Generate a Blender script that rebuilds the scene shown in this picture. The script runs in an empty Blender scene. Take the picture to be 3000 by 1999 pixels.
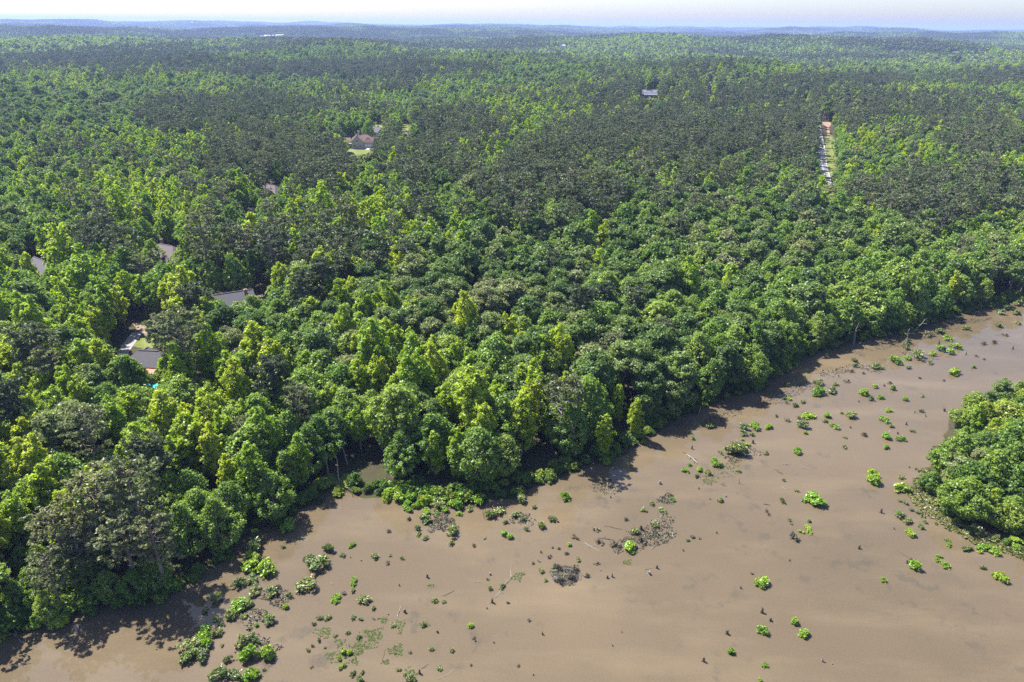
import bpy, math, random
import numpy as np
from mathutils import Matrix, Vector

SC = bpy.context.scene
COL = SC.collection
rad = math.radians
RNG = np.random.default_rng(7)
random.seed(7)

# ------------------------------------------------------------------ camera
CAM_Z, PITCH, ROLL, FPX = 95.0, rad(25.0), rad(0.59), 2000.0
cam_data = bpy.data.cameras.new('camera')
cam = bpy.data.objects.new('camera', cam_data)
COL.objects.link(cam)
cam_data.sensor_width = 36.0
cam_data.lens = 24.0
cam_data.clip_start = 0.5
cam_data.clip_end = 80000.0
CAM_R = Matrix.Rotation(math.pi / 2 - PITCH, 4, 'X') @ Matrix.Rotation(ROLL, 4, 'Z')
cam.matrix_world = Matrix.Translation((0, 0, CAM_Z)) @ CAM_R
SC.camera = cam
RM = np.array(CAM_R.to_3x3())

# ------------------------------------------------------------------ sky, sun, exposure
SUN_EL = rad(54.0)
TO_SUN = np.array([-0.80, 0.60])
TO_SUN = TO_SUN / np.linalg.norm(TO_SUN)
world = bpy.data.worlds.new('World')
SC.world = world
world.use_nodes = True
wn = world.node_tree
for n in list(wn.nodes):
    wn.nodes.remove(n)
w_out = wn.nodes.new('ShaderNodeOutputWorld')
w_bg = wn.nodes.new('ShaderNodeBackground')
w_sky = wn.nodes.new('ShaderNodeTexSky')
w_sky.sky_type = 'NISHITA'
w_sky.sun_disc = False
w_sky.sun_elevation = SUN_EL
w_sky.sun_rotation = math.atan2(TO_SUN[0], TO_SUN[1])
w_sky.altitude = 300.0
w_sky.air_density = 1.0
w_sky.dust_density = 1.4
w_sky.ozone_density = 3.0
w_bg.inputs['Strength'].default_value = 0.084
w_wb = wn.nodes.new('ShaderNodeMix')          # the camera's cool white balance
w_wb.data_type = 'RGBA'; w_wb.blend_type = 'MULTIPLY'
w_wb.inputs[0].default_value = 1.0
w_wb.inputs[7].default_value = (0.89, 0.90, 1.02, 1.0)
wn.links.new(w_sky.outputs[0], w_wb.inputs[6])
wn.links.new(w_wb.outputs[2], w_bg.inputs['Color'])
wn.links.new(w_bg.outputs[0], w_out.inputs['Surface'])

sun_data = bpy.data.lights.new('sun', 'SUN')
sun_data.energy = 5.0
sun_data.angle = rad(0.53)
sun_data.color = (1.0, 0.965, 0.90)
sun = bpy.data.objects.new('sun', sun_data)
COL.objects.link(sun)
to_sun3 = Vector((TO_SUN[0] * math.cos(SUN_EL), TO_SUN[1] * math.cos(SUN_EL), math.sin(SUN_EL)))
sun.rotation_euler = to_sun3.to_track_quat('Z', 'Y').to_euler()
sun.location = (-300, 250, 500)

SC.view_settings.view_transform = 'Standard'
SC.view_settings.look = 'None'
SC.view_settings.exposure = 1.6
SC.view_settings.gamma = 1.0
SC.view_settings.use_curve_mapping = False
try:
    SC.cycles.max_bounces = 6
    SC.cycles.diffuse_bounces = 4
    SC.cycles.glossy_bounces = 2
    SC.cycles.transmission_bounces = 3
    SC.cycles.volume_bounces = 0
    SC.cycles.transparent_max_bounces = 4
    SC.cycles.use_denoising = False
    SC.cycles.sample_clamp_indirect = 4.0
    SC.cycles.sample_clamp_direct = 12.0
except Exception:
    pass

# ------------------------------------------------------------------ projection helpers (photo measured at 3000 x 1999)
def ray(u, v):
    d = np.array([(u - 1500.0) / FPX, -(v - 999.5) / FPX, -1.0])
    return RM @ d

def project(x, y, z):
    p = np.stack([np.asarray(x, float), np.asarray(y, float), np.asarray(z, float) - CAM_Z])
    c = RM.T @ p.reshape(3, -1)
    dep = np.maximum(-c[2], 1e-3)
    return 1500 + FPX * c[0] / dep, 999.5 - FPX * c[1] / dep, dep

def on_plane(u, v, z=0.0):
    d = ray(u, v)
    t = (z - CAM_Z) / d[2]
    return d[0] * t, d[1] * t

K = 3000.0 / 2353.0
def sm(a, b, x):
    t = np.clip((x - a) / (b - a), 0, 1)
    return t * t * (3 - 2 * t)

# ------------------------------------------------------------------ terrain height
SHORE = [(-420, 1560), (-120, 1520), (0, 1470), (60, 1452), (140, 1425), (250, 1405), (330, 1392), (440, 1345), (505, 1290), (560, 1235), (640, 1212),
         (700, 1165), (770, 1135), (850, 1140), (930, 1150), (1020, 1165), (1110, 1158), (1200, 1140), (1290, 1092), (1400, 1066),
         (1480, 1012), (1540, 980), (1620, 935), (1700, 912), (1760, 890), (1850, 822), (1950, 790), (2080, 768), (2180, 732),
         (2290, 702), (2353, 688), (2480, 655), (2700, 615)]
RIGHT = [(2700, 1420), (2500, 1345), (2353, 1292), (2310, 1255), (2222, 1226), (2150, 1186), (2112, 1130), (2126, 1075), (2162, 1010), (2185, 958),
         (2225, 926), (2353, 884), (2600, 815)]
shore_w = np.array([on_plane(a * K, b * K) for a, b in SHORE])
right_w = np.array([on_plane(a * K, b * K) for a, b in RIGHT])
LAKE = np.array(list(map(tuple, shore_w)) + [(900, shore_w[-1][1] + 60), (900, -300), (-300, -300), (-300, shore_w[0][1])])
RBANK = np.array(list(map(tuple, right_w)) + [(520, right_w[-1][1]), (520, right_w[0][1])])

def seg_dist(px, py, poly, closed=True):
    d = np.full(px.shape, 1e9)
    n = len(poly)
    for i in range(n if closed else n - 1):
        a, b = poly[i], poly[(i + 1) % n]
        ex, ey = b[0] - a[0], b[1] - a[1]
        t = np.clip(((px - a[0]) * ex + (py - a[1]) * ey) / max(ex * ex + ey * ey, 1e-9), 0, 1)
        d = np.minimum(d, np.hypot(px - a[0] - t * ex, py - a[1] - t * ey))
    return d

def inside(px, py, poly):
    r = np.zeros(px.shape, bool)
    n = len(poly)
    j = n - 1
    for i in range(n):
        xi, yi = poly[i]
        xj, yj = poly[j]
        with np.errstate(divide='ignore', invalid='ignore'):
            c = ((yi > py) != (yj > py)) & (px < (xj - xi) * (py - yi) / (yj - yi + 1e-12) + xi)
        r ^= c
        j = i
    return r

def land_dist(x, y):
    """metres inland from the waterline (negative on the water)"""
    x = np.asarray(x, float); y = np.asarray(y, float)
    shp = x.shape
    x = x.ravel(); y = y.ravel()
    out = np.full(x.shape, 500.0)
    m = (x > -420) & (x < 1000) & (y > -420) & (y < 800)
    if m.any():
        a, b = x[m], y[m]
        d1 = seg_dist(a, b, LAKE)
        s1 = np.where(inside(a, b, LAKE), -d1, d1)
        d2 = seg_dist(a, b, RBANK)
        s2 = np.where(inside(a, b, RBANK), d2, -d2)
        wig = 0.9 * np.sin(a * 0.55 + 1.3 * np.sin(b * 0.31)) + 0.6 * np.sin(b * 0.83 + a * 0.37)
        out[m] = np.maximum(s1, s2) + wig
    return out.reshape(shp)

_hr = np.random.default_rng(21)
HILLS = []
for wl, amp, r0, r1 in [(260, 1.6, 60, 260), (420, 3.2, 120, 420), (800, 6.0, 300, 900), (1300, 10.5, 700, 1800), (2300, 13.0, 1200, 3000), (4200, 13.0, 2500, 6000)]:
    for k in range(4):
        th = _hr.uniform(0, math.pi)
        HILLS.append((math.cos(th) / wl * 2 * math.pi, math.sin(th) / wl * 2 * math.pi, _hr.uniform(0, 6.28), amp * 0.62, r0, r1))

def height(x, y, sd=None):
    x = np.asarray(x, float); y = np.asarray(y, float)
    if sd is None:
        sd = land_dist(x, y)
    r = np.hypot(x, y)
    h = 0.9 * (1 - np.exp(-np.maximum(sd, 0) / 5.0)) + 5.0 * sm(5, 130, sd) + 4.0 * sm(250, 900, r)
    inl = sm(15, 160, sd)
    g = np.zeros_like(h)
    for kx, ky, ph, amp, r0, r1 in HILLS:
        g = g + amp * np.sin(kx * x + ky * y + ph) * sm(r0, r1, r)
    g = np.where(g < 0, g * 0.45, g)
    h = h + g * inl
    # wooded hill on the skyline
    hx, hy = on_plane(2325, 104, 0.0)
    h = h + 34 * np.exp(-(((x - hx * 1.0) / 430.0) ** 2 + ((y - hy) / 800.0) ** 2))
    h = np.where(sd > 0, np.maximum(h, 0.05), -1.2 * (1 - np.exp(np.minimum(sd, 0) / 6.0)) - 0.05)
    return h

def ground(u, v, full=True):
    """point of the ground seen at photo pixel (u, v)"""
    z = 0.0
    for _ in range(14):
        x, y = on_plane(u, v, z)
        z = 0.5 * z + 0.5 * float(height(np.array([x]), np.array([y]))[0])
    x, y = on_plane(u, v, z)
    return x, y, float(height(np.array([x]), np.array([y]))[0])

def g23(a, b):
    return ground(a * K, b * K)

# ------------------------------------------------------------------ materials
def nodes_of(name):
    m = bpy.data.materials.new(name)
    m.use_nodes = True
    nt = m.node_tree
    for n in list(nt.nodes):
        nt.nodes.remove(n)
    out = nt.nodes.new('ShaderNodeOutputMaterial')
    return m, nt, out

def N(nt, t, **kw):
    n = nt.nodes.new(t)
    for k, v in kw.items():
        setattr(n, k, v)
    return n

def ramp(nt, fac, stops, interp='LINEAR'):
    r = N(nt, 'ShaderNodeValToRGB')
    r.color_ramp.interpolation = interp
    el = r.color_ramp.elements
    while len(el) < len(stops):
        el.new(0.5)
    for e, (p, c) in zip(el, stops):
        e.position = p
        e.color = (*c, 1.0)
    nt.links.new(fac, r.inputs['Fac'])
    return r.outputs['Color']

def math_n(nt, op, a, b=None, clamp=False):
    n = N(nt, 'ShaderNodeMath', operation=op)
    n.use_clamp = clamp
    for i, s in enumerate((a, b)):
        if s is None:
            continue
        if isinstance(s, (int, float)):
            n.inputs[i].default_value = s
        else:
            nt.links.new(s, n.inputs[i])
    return n.outputs[0]

def mixc(nt, fac, a, b, blend='MIX'):
    n = N(nt, 'ShaderNodeMix', data_type='RGBA', blend_type=blend)
    for s, i in ((fac, 0), (a, 6), (b, 7)):
        if isinstance(s, (int, float)):
            n.inputs[i].default_value = s
        elif isinstance(s, tuple):
            n.inputs[i].default_value = (*s, 1.0)
        else:
            nt.links.new(s, n.inputs[i])
    return n.outputs[2]

def noise(nt, scale, detail=3.0, rough=0.55, vec=None):
    n = N(nt, 'ShaderNodeTexNoise')
    n.inputs['Scale'].default_value = scale
    n.inputs['Detail'].default_value = detail
    n.inputs['Roughness'].default_value = rough
    if vec is not None:
        nt.links.new(vec, n.inputs['Vector'])
    return n.outputs['Fac']

def leaf_material(name, stops, trans=0.35, gloss=0.05, rough=0.45, spread=0.35):
    """leaves: colour differs from tree to tree and from leaf to leaf; thin, so light passes through"""
    m, nt, out = nodes_of(name)
    oi = N(nt, 'ShaderNodeObjectInfo')
    at = N(nt, 'ShaderNodeAttribute', attribute_name='tint')
    t = math_n(nt, 'FRACT', math_n(nt, 'ADD', oi.outputs['Random'], at.outputs['Fac']))
    base = ramp(nt, t, stops)
    ar = N(nt, 'ShaderNodeAttribute', attribute_name='leaf')
    val = math_n(nt, 'ADD', math_n(nt, 'MULTIPLY', ar.outputs['Fac'], 2 * spread), 1 - spread)
    hsv = N(nt, 'ShaderNodeHueSaturation')
    nt.links.new(base, hsv.inputs['Color'])
    nt.links.new(val, hsv.inputs['Value'])
    col = hsv.outputs['Color']
    df = N(nt, 'ShaderNodeBsdfDiffuse')
    tr = N(nt, 'ShaderNodeBsdfTranslucent')
    gl = N(nt, 'ShaderNodeBsdfGlossy')
    gl.inputs['Roughness'].default_value = rough
    gl.inputs['Color'].default_value = (0.8, 0.85, 0.9, 1)
    nt.links.new(col, df.inputs['Color'])
    warm = mixc(nt, 1.0, col, (1.05, 1.18, 0.60), 'MULTIPLY')
    nt.links.new(warm, tr.inputs['Color'])
    m1 = N(nt, 'ShaderNodeMixShader'); m1.inputs[0].default_value = trans
    nt.links.new(df.outputs[0], m1.inputs[1]); nt.links.new(tr.outputs[0], m1.inputs[2])
    m2 = N(nt, 'ShaderNodeMixShader'); m2.inputs[0].default_value = gloss
    nt.links.new(m1.outputs[0], m2.inputs[1]); nt.links.new(gl.outputs[0], m2.inputs[2])
    nt.links.new(m2.outputs[0], out.inputs['Surface'])
    return m

def plain(name, color, rough=0.8, var=0.25, scale=3.0, metallic=0.0, spec=0.3, bump=0.0):
    m, nt, out = nodes_of(name)
    p = N(nt, 'ShaderNodeBsdfPrincipled')
    tc = N(nt, 'ShaderNodeTexCoord')
    f = noise(nt, scale, 4.0, 0.6, tc.outputs['Object'])
    lo = tuple(c * (1 - var) for c in color)
    hi = tuple(min(c * (1 + var), 1.0) for c in color)
    c = ramp(nt, f, [(0.3, lo), (0.7, hi)])
    nt.links.new(c, p.inputs['Base Color'])
    p.inputs['Roughness'].default_value = rough
    p.inputs['Metallic'].default_value = metallic
    p.inputs['Specular IOR Level'].default_value = spec
    if bump:
        b = N(nt, 'ShaderNodeBump'); b.inputs['Strength'].default_value = bump
        nt.links.new(f, b.inputs['Height']); nt.links.new(b.outputs[0], p.inputs['Normal'])
    nt.links.new(p.outputs[0], out.inputs['Surface'])
    return m

M = {}
M['oak'] = leaf_material('oak_leaves', [(0.0, (0.086, 0.141, 0.036)), (0.3, (0.119, 0.186, 0.043)), (0.6, (0.161, 0.227, 0.055)), (0.85, (0.193, 0.236, 0.074)), (1.0, (0.239, 0.247, 0.113))], 0.38, 0.02)
M['maple'] = leaf_material('maple_leaves', [(0.0, (0.142, 0.234, 0.040)), (0.5, (0.200, 0.294, 0.051)), (1.0, (0.273, 0.344, 0.060))], 0.42, 0.02)
M['alder'] = leaf_material('alder_leaves', [(0.0, (0.099, 0.175, 0.029)), (0.4, (0.141, 0.223, 0.034)), (0.75, (0.188, 0.260, 0.035)), (1.0, (0.261, 0.308, 0.040))], 0.42, 0.02)
M['tulip'] = leaf_material('tulip_leaves', [(0.0, (0.229, 0.339, 0.025)), (0.5, (0.309, 0.394, 0.028)), (1.0, (0.394, 0.434, 0.032))], 0.46, 0.02)
M['pine'] = leaf_material('pine_needles', [(0.0, (0.071, 0.096, 0.046)), (0.5, (0.104, 0.129, 0.058)), (1.0, (0.151, 0.165, 0.076))], 0.28, 0.02)
M['palepine'] = leaf_material('pale_pine_needles', [(0.0, (0.150, 0.172, 0.074)), (0.5, (0.180, 0.195, 0.085)), (1.0, (0.215, 0.220, 0.100))], 0.30, 0.02)
M['bush_bright'] = leaf_material('bright_bush_leaves', [(0.0, (0.158, 0.284, 0.016)), (0.5, (0.221, 0.347, 0.018)), (1.0, (0.294, 0.378, 0.024))], 0.40, 0.04)
M['bush_olive'] = leaf_material('olive_bush_leaves', [(0.0, (0.11, 0.15, 0.038)), (0.5, (0.17, 0.22, 0.046)), (1.0, (0.25, 0.27, 0.075))], 0.32, 0.05)
M['bush_brown'] = leaf_material('dry_stalks', [(0.0, (0.065, 0.052, 0.034)), (0.5, (0.111, 0.091, 0.052)), (1.0, (0.156, 0.150, 0.065))], 0.2, 0.04)
M['bush_dark'] = leaf_material('bank_shrub_leaves', [(0.0, (0.071, 0.130, 0.021)), (0.4, (0.110, 0.182, 0.027)), (0.75, (0.164, 0.234, 0.032)), (1.0, (0.239, 0.286, 0.035))], 0.35, 0.02)
M['pads'] = leaf_material('lily_pad_leaves', [(0.0, (0.034, 0.048, 0.020)), (0.5, (0.050, 0.070, 0.024)), (1.0, (0.080, 0.096, 0.032))], 0.1, 0.0, 0.6)
M['reed'] = leaf_material('marsh_grass', [(0.0, (0.060, 0.062, 0.022)), (0.5, (0.105, 0.112, 0.030)), (1.0, (0.15, 0.155, 0.05))], 0.2, 0.02)
M['twig'] = leaf_material('grey_twigs', [(0.0, (0.022, 0.021, 0.016)), (0.5, (0.042, 0.041, 0.026)), (1.0, (0.085, 0.085, 0.050))], 0.05, 0.02)
M['bark'] = plain('bark', (0.155, 0.125, 0.100), 0.9, 0.35, 2.0, bump=0.3)
M['pine_bark'] = plain('pine_bark', (0.20, 0.155, 0.125), 0.9, 0.35, 2.0, bump=0.3)
M['dead_wood'] = plain('weathered_wood', (0.19, 0.172, 0.152), 0.85, 0.3, 2.0, bump=0.3)
M['dark_wood'] = plain('wet_wood', (0.085, 0.068, 0.052), 0.6, 0.35, 2.0)
M['lawn'] = plain('lawn_grass', (0.115, 0.135, 0.026), 0.95, 0.35, 0.25)
M['field'] = plain('dry_field', (0.13, 0.125, 0.05), 0.95, 0.2, 0.05)
M['dirt'] = plain('red_clay', (0.23, 0.145, 0.105), 0.95, 0.25, 0.3)
M['earth'] = plain('bare_earth', (0.20, 0.145, 0.105), 0.95, 0.3, 0.35)
M['concrete'] = plain('concrete', (0.36, 0.33, 0.30), 0.85, 0.12, 0.6)
M['drive'] = plain('old_concrete', (0.22, 0.205, 0.195), 0.85, 0.2, 0.8)
M['asphalt'] = plain('worn_asphalt', (0.19, 0.185, 0.185), 0.85, 0.15, 0.5)
M['paint'] = plain('road_paint', (0.70, 0.67, 0.55), 0.7, 0.1, 2.0)
M['roof_grey'] = plain('grey_shingles', (0.085, 0.080, 0.088), 0.9, 0.2, 4.0)
M['roof_brown'] = plain('weathered_brown_shingles', (0.115, 0.092, 0.096), 0.9, 0.2, 4.0)
M['roof_tan'] = plain('reddish_brown_shingles', (0.165, 0.108, 0.090), 0.9, 0.2, 4.0)
M['roof_metal'] = plain('dark_metal_roofing', (0.16, 0.16, 0.185), 0.45, 0.15, 1.0, metallic=0.3)
M['roof_white'] = plain('white_roofing', (0.38, 0.38, 0.39), 0.6, 0.06, 0.05)
M['siding_cream'] = plain('cream_siding', (0.52, 0.45, 0.35), 0.8, 0.06, 2.0)
M['siding_white'] = plain('white_siding', (0.76, 0.75, 0.72), 0.8, 0.06, 2.0)
M['brick'] = plain('pinkish_brick', (0.27, 0.175, 0.145), 0.9, 0.18, 6.0)
M['trim'] = plain('white_trim', (0.78, 0.77, 0.75), 0.6, 0.05, 2.0)
M['glass'] = plain('window_glass', (0.035, 0.045, 0.055), 0.08, 0.1, 1.0, spec=0.6)
M['dark_metal'] = plain('dark_metal', (0.06, 0.06, 0.065), 0.5, 0.1, 2.0, metallic=0.6)
M['grey_metal'] = plain('galvanised_metal', (0.45, 0.46, 0.48), 0.5, 0.1, 2.0, metallic=0.5)
M['coral'] = plain('coral_canvas', (0.50, 0.17, 0.135), 0.85, 0.08, 1.0)
M['car_silver'] = plain('silver_car_paint', (0.62, 0.63, 0.65), 0.3, 0.05, 1.0, metallic=0.4)
M['car_blue'] = plain('dark_blue_car_paint', (0.035, 0.045, 0.12), 0.3, 0.05, 1.0)
M['car_white'] = plain('white_car_paint', (0.78, 0.78, 0.78), 0.35, 0.05, 1.0)
M['rubber'] = plain('tyre_rubber', (0.02, 0.02, 0.02), 0.9, 0.1, 2.0)

def ground_material():
    m, nt, out = nodes_of('forest_floor')
    p = N(nt, 'ShaderNodeBsdfPrincipled')
    p.inputs['Roughness'].default_value = 0.95
    p.inputs['Specular IOR Level'].default_value = 0.1
    geo = N(nt, 'ShaderNodeNewGeometry')
    f = noise(nt, 0.35, 6, 0.65, geo.outputs['Position'])
    c1 = ramp(nt, f, [(0.30, (0.024, 0.022, 0.012)), (0.48, (0.048, 0.040, 0.024)), (0.60, (0.040, 0.048, 0.016)), (0.75, (0.085, 0.064, 0.044))])
    f2 = noise(nt, 0.0016, 7, 0.62, geo.outputs['Position'])
    c2 = ramp(nt, f2, [(0.35, (0.040, 0.052, 0.026)), (0.5, (0.050, 0.085, 0.026)), (0.62, (0.080, 0.125, 0.034))])
    ln = N(nt, 'ShaderNodeVectorMath', operation='LENGTH')
    nt.links.new(geo.outputs['Position'], ln.inputs[0])
    mr = N(nt, 'ShaderNodeMapRange')
    mr.inputs[1].default_value = 9000; mr.inputs[2].default_value = 13000
    nt.links.new(ln.outputs['Value'], mr.inputs[0])
    nt.links.new(mixc(nt, mr.outputs[0], c1, c2), p.inputs['Base Color'])
    nt.links.new(p.outputs[0], out.inputs['Surface'])
    return m
M['ground'] = ground_material()

def water_material():
    m, nt, out = nodes_of('muddy_water')
    p = N(nt, 'ShaderNodeBsdfPrincipled')
    geo = N(nt, 'ShaderNodeNewGeometry')
    pos = geo.outputs['Position']
    big = noise(nt, 0.016, 4, 0.55, pos)
    c = ramp(nt, big, [(0.30, (0.080, 0.061, 0.037)), (0.5, (0.097, 0.073, 0.045)), (0.70, (0.118, 0.088, 0.053))])
    # silt plumes and drowned weed beds under the surface, thicker towards the wooded bank
    st = N(nt, 'ShaderNodeMapping'); st.inputs['Scale'].default_value = (0.03, 0.10, 0.1); st.inputs['Rotation'].default_value = (0, 0, 0.5)
    nt.links.new(pos, st.inputs['Vector'])
    plume = noise(nt, 1.0, 5, 0.6, st.outputs[0])
    pm = ramp(nt, plume, [(0.48, (0, 0, 0)), (0.78, (1, 1, 1))])
    c = mixc(nt, math_n(nt, 'MULTIPLY', pm, 0.38), c, (0.185, 0.140, 0.082))
    weed = noise(nt, 0.22, 5, 0.62, pos)
    patch = noise(nt, 0.045, 3, 0.5, pos)
    wm = math_n(nt, 'MULTIPLY', ramp(nt, weed, [(0.54, (0, 0, 0)), (0.66, (1, 1, 1))]), ramp(nt, patch, [(0.47, (0, 0, 0)), (0.60, (1, 1, 1))]))
    sep = N(nt, 'ShaderNodeSeparateXYZ'); nt.links.new(pos, sep.inputs[0])
    c = mixc(nt, math_n(nt, 'MULTIPLY', wm, 0.62), c, (0.050, 0.046, 0.034))
    grit = noise(nt, 3.0, 2, 0.5, pos)
    c = mixc(nt, 0.10, c, ramp(nt, grit, [(0.35, (0.060, 0.048, 0.03)), (0.65, (0.165, 0.128, 0.08))]))
    nt.links.new(c, p.inputs['Base Color'])
    p.inputs['Roughness'].default_value = 0.02
    p.inputs['IOR'].default_value = 1.33
    p.inputs['Specular IOR Level'].default_value = 0.5
    w = noise(nt, 1.6, 3, 0.55, pos)
    b = N(nt, 'ShaderNodeBump'); b.inputs['Strength'].default_value = 0.05; b.inputs['Distance'].default_value = 0.05
    nt.links.new(w, b.inputs['Height']); nt.links.new(b.outputs[0], p.inputs['Normal'])
    nt.links.new(p.outputs[0], out.inputs['Surface'])
    return m
M['water'] = water_material()
M['pool'] = plain('pool_water', (0.05, 0.42, 0.55), 0.05, 0.1, 1.0, spec=0.5)

# ------------------------------------------------------------------ mesh helpers
def mesh_from(name, V, F, mats, mat_idx=None, leaf=None, tint=None, smooth=False):
    me = bpy.data.meshes.new(name)
    V = np.asarray(V, np.float32)
    if isinstance(F, np.ndarray) and F.ndim == 2:
        n, k = F.shape
        me.vertices.add(len(V)); me.vertices.foreach_set('co', V.ravel())
        me.loops.add(n * k); me.loops.foreach_set('vertex_index', F.astype(np.int32).ravel())
        me.polygons.add(n)
        me.polygons.foreach_set('loop_start', np.arange(0, n * k, k, dtype=np.int32))
        me.update(calc_edges=True)
    else:
        me.from_pydata([tuple(map(float, v)) for v in V], [], [tuple(int(i) for i in f) for f in F])
        me.update()
    for m in mats:
        me.materials.append(m)
    if mat_idx is not None:
        me.polygons.foreach_set('material_index', np.asarray(mat_idx, np.int32))
    for nm, arr in (('leaf', leaf), ('tint', tint)):
        if arr is not None:
            a = me.attributes.new(nm, 'FLOAT', 'FACE')
            a.data.foreach_set('value', np.asarray(arr, np.float32))
    if smooth:
        me.polygons.foreach_set('use_smooth', np.ones(len(me.polygons), bool))
    me.update()
    return me

def link(name, me, loc=(0, 0, 0), rz=0.0, s=None, parent=None):
    o = bpy.data.objects.new(name, me)
    COL.objects.link(o)
    o.location = loc
    o.rotation_euler = (0, 0, rz)
    if s is not None:
        o.scale = s if isinstance(s, (tuple, list)) else (s, s, s)
    if parent is not None:
        o.parent = parent
    return o

def tag(o, label=None, cat=None, group=None, kind=None):
    if label: o['label'] = label
    if cat: o['category'] = cat
    if group: o['group'] = group
    if kind: o['kind'] = kind
    return o

class Geo:
    """collects boxes, tubes and faces with one material slot each; F may mix tris and quads"""
    def __init__(s):
        s.V, s.F, s.M = [], [], []
    def face(s, pts, m=0):
        b = len(s.V)
        s.V += [tuple(p) for p in pts]
        s.F.append(tuple(range(b, b + len(pts)))); s.M.append(m)
    def box(s, x0, x1, y0, y1, z0, z1, m=0):
        b = len(s.V)
        s.V += [(x0, y0, z0), (x1, y0, z0), (x1, y1, z0), (x0, y1, z0), (x0, y0, z1), (x1, y0, z1), (x1, y1, z1), (x0, y1, z1)]
        for f in ((0, 3, 2, 1), (4, 5, 6, 7), (0, 1, 5, 4), (1, 2, 6, 5), (2, 3, 7, 6), (3, 0, 4, 7)):
            s.F.append(tuple(b + i for i in f)); s.M.append(m)
    def tube(s, pts, radii, n=6, m=0, cap=True):
        pts = [np.asarray(p, float) for p in pts]
        b = len(s.V)
        for i, p in enumerate(pts):
            d = pts[min(i + 1, len(pts) - 1)] - pts[max(i - 1, 0)]
            d = d / (np.linalg.norm(d) + 1e-9)
            a = np.cross(d, (0.31, 0.95, 0.08) if abs(d[2]) > 0.5 else (0.05, 0.1, 1.0))
            a /= np.linalg.norm(a) + 1e-9
            c = np.cross(d, a)
            for k in range(n):
                t = 2 * math.pi * k / n
                s.V.append(tuple(p + radii[i] * (math.cos(t) * a + math.sin(t) * c)))
        for i in range(len(pts) - 1):
            for k in range(n):
                k2 = (k + 1) % n
                s.F.append((b + i * n + k, b + i * n + k2, b + (i + 1) * n + k2, b + (i + 1) * n + k)); s.M.append(m)
        if cap:
            e = b + (len(pts) - 1) * n
            s.F.append(tuple(e + k for k in range(n))); s.M.append(m)
            s.F.append(tuple(b + k for k in reversed(range(n)))); s.M.append(m)
    def mesh(s, name, mats):
        return mesh_from(name, s.V, s.F, mats, s.M)

def leaf_quads(rng, C, Nrm, size, aspect=1.35, fold=0.18):
    n = len(C)
    r = rng.normal(size=(n, 3))
    t = np.cross(Nrm, r); t /= np.linalg.norm(t, axis=1, keepdims=True) + 1e-9
    b = np.cross(Nrm, t)
    s = np.asarray(size).reshape(-1, 1)
    V = np.stack([C + t * s * aspect * .5, C + b * s * .5 + Nrm * s * fold, C - t * s * aspect * .5, C - b * s * .5 + Nrm * s * fold], 1).reshape(-1, 3)
    F = np.arange(4 * n).reshape(n, 4)
    return V, F

def unit(a):
    return a / (np.linalg.norm(a, axis=-1, keepdims=True) + 1e-9)

def puff_cloud(rng, P, R, nq, size, up=0.35, outw=None, flat=1.0, shell=0.74, nrand=0.75, aspect=1.35):
    """leaf quads on little leafy domes: P centres, R radii"""
    P = np.asarray(P, float); R = np.asarray(R, float)
    n = len(P)
    idx = np.repeat(np.arange(n), nq)
    d = unit(rng.normal(size=(n * nq, 3)))
    o = np.zeros((n, 3)) if outw is None else outw
    d = unit(d + up * np.array([0, 0, 1.0]) + 0.45 * o[idx])
    rr = R[idx] * (shell + (1 - shell) * np.sqrt(rng.random(n * nq))) * (1 + .85 * (rng.random(n * nq) < .26) * rng.random(n * nq))
    C = P[idx] + d * rr[:, None] * np.array([1, 1, flat])
    Nn = unit(d + nrand * rng.normal(size=d.shape))
    sz = size * (0.65 + 0.7 * rng.random(len(C)))
    V, F = leaf_quads(rng, C, Nn, sz, aspect)
    puff_r = rng.random(n)
    leafv = np.clip(0.5 + 0.28 * rng.normal(size=len(C)) + 0.30 * (puff_r[idx] - 0.5), 0, 1)
    return V, F, leafv

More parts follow.
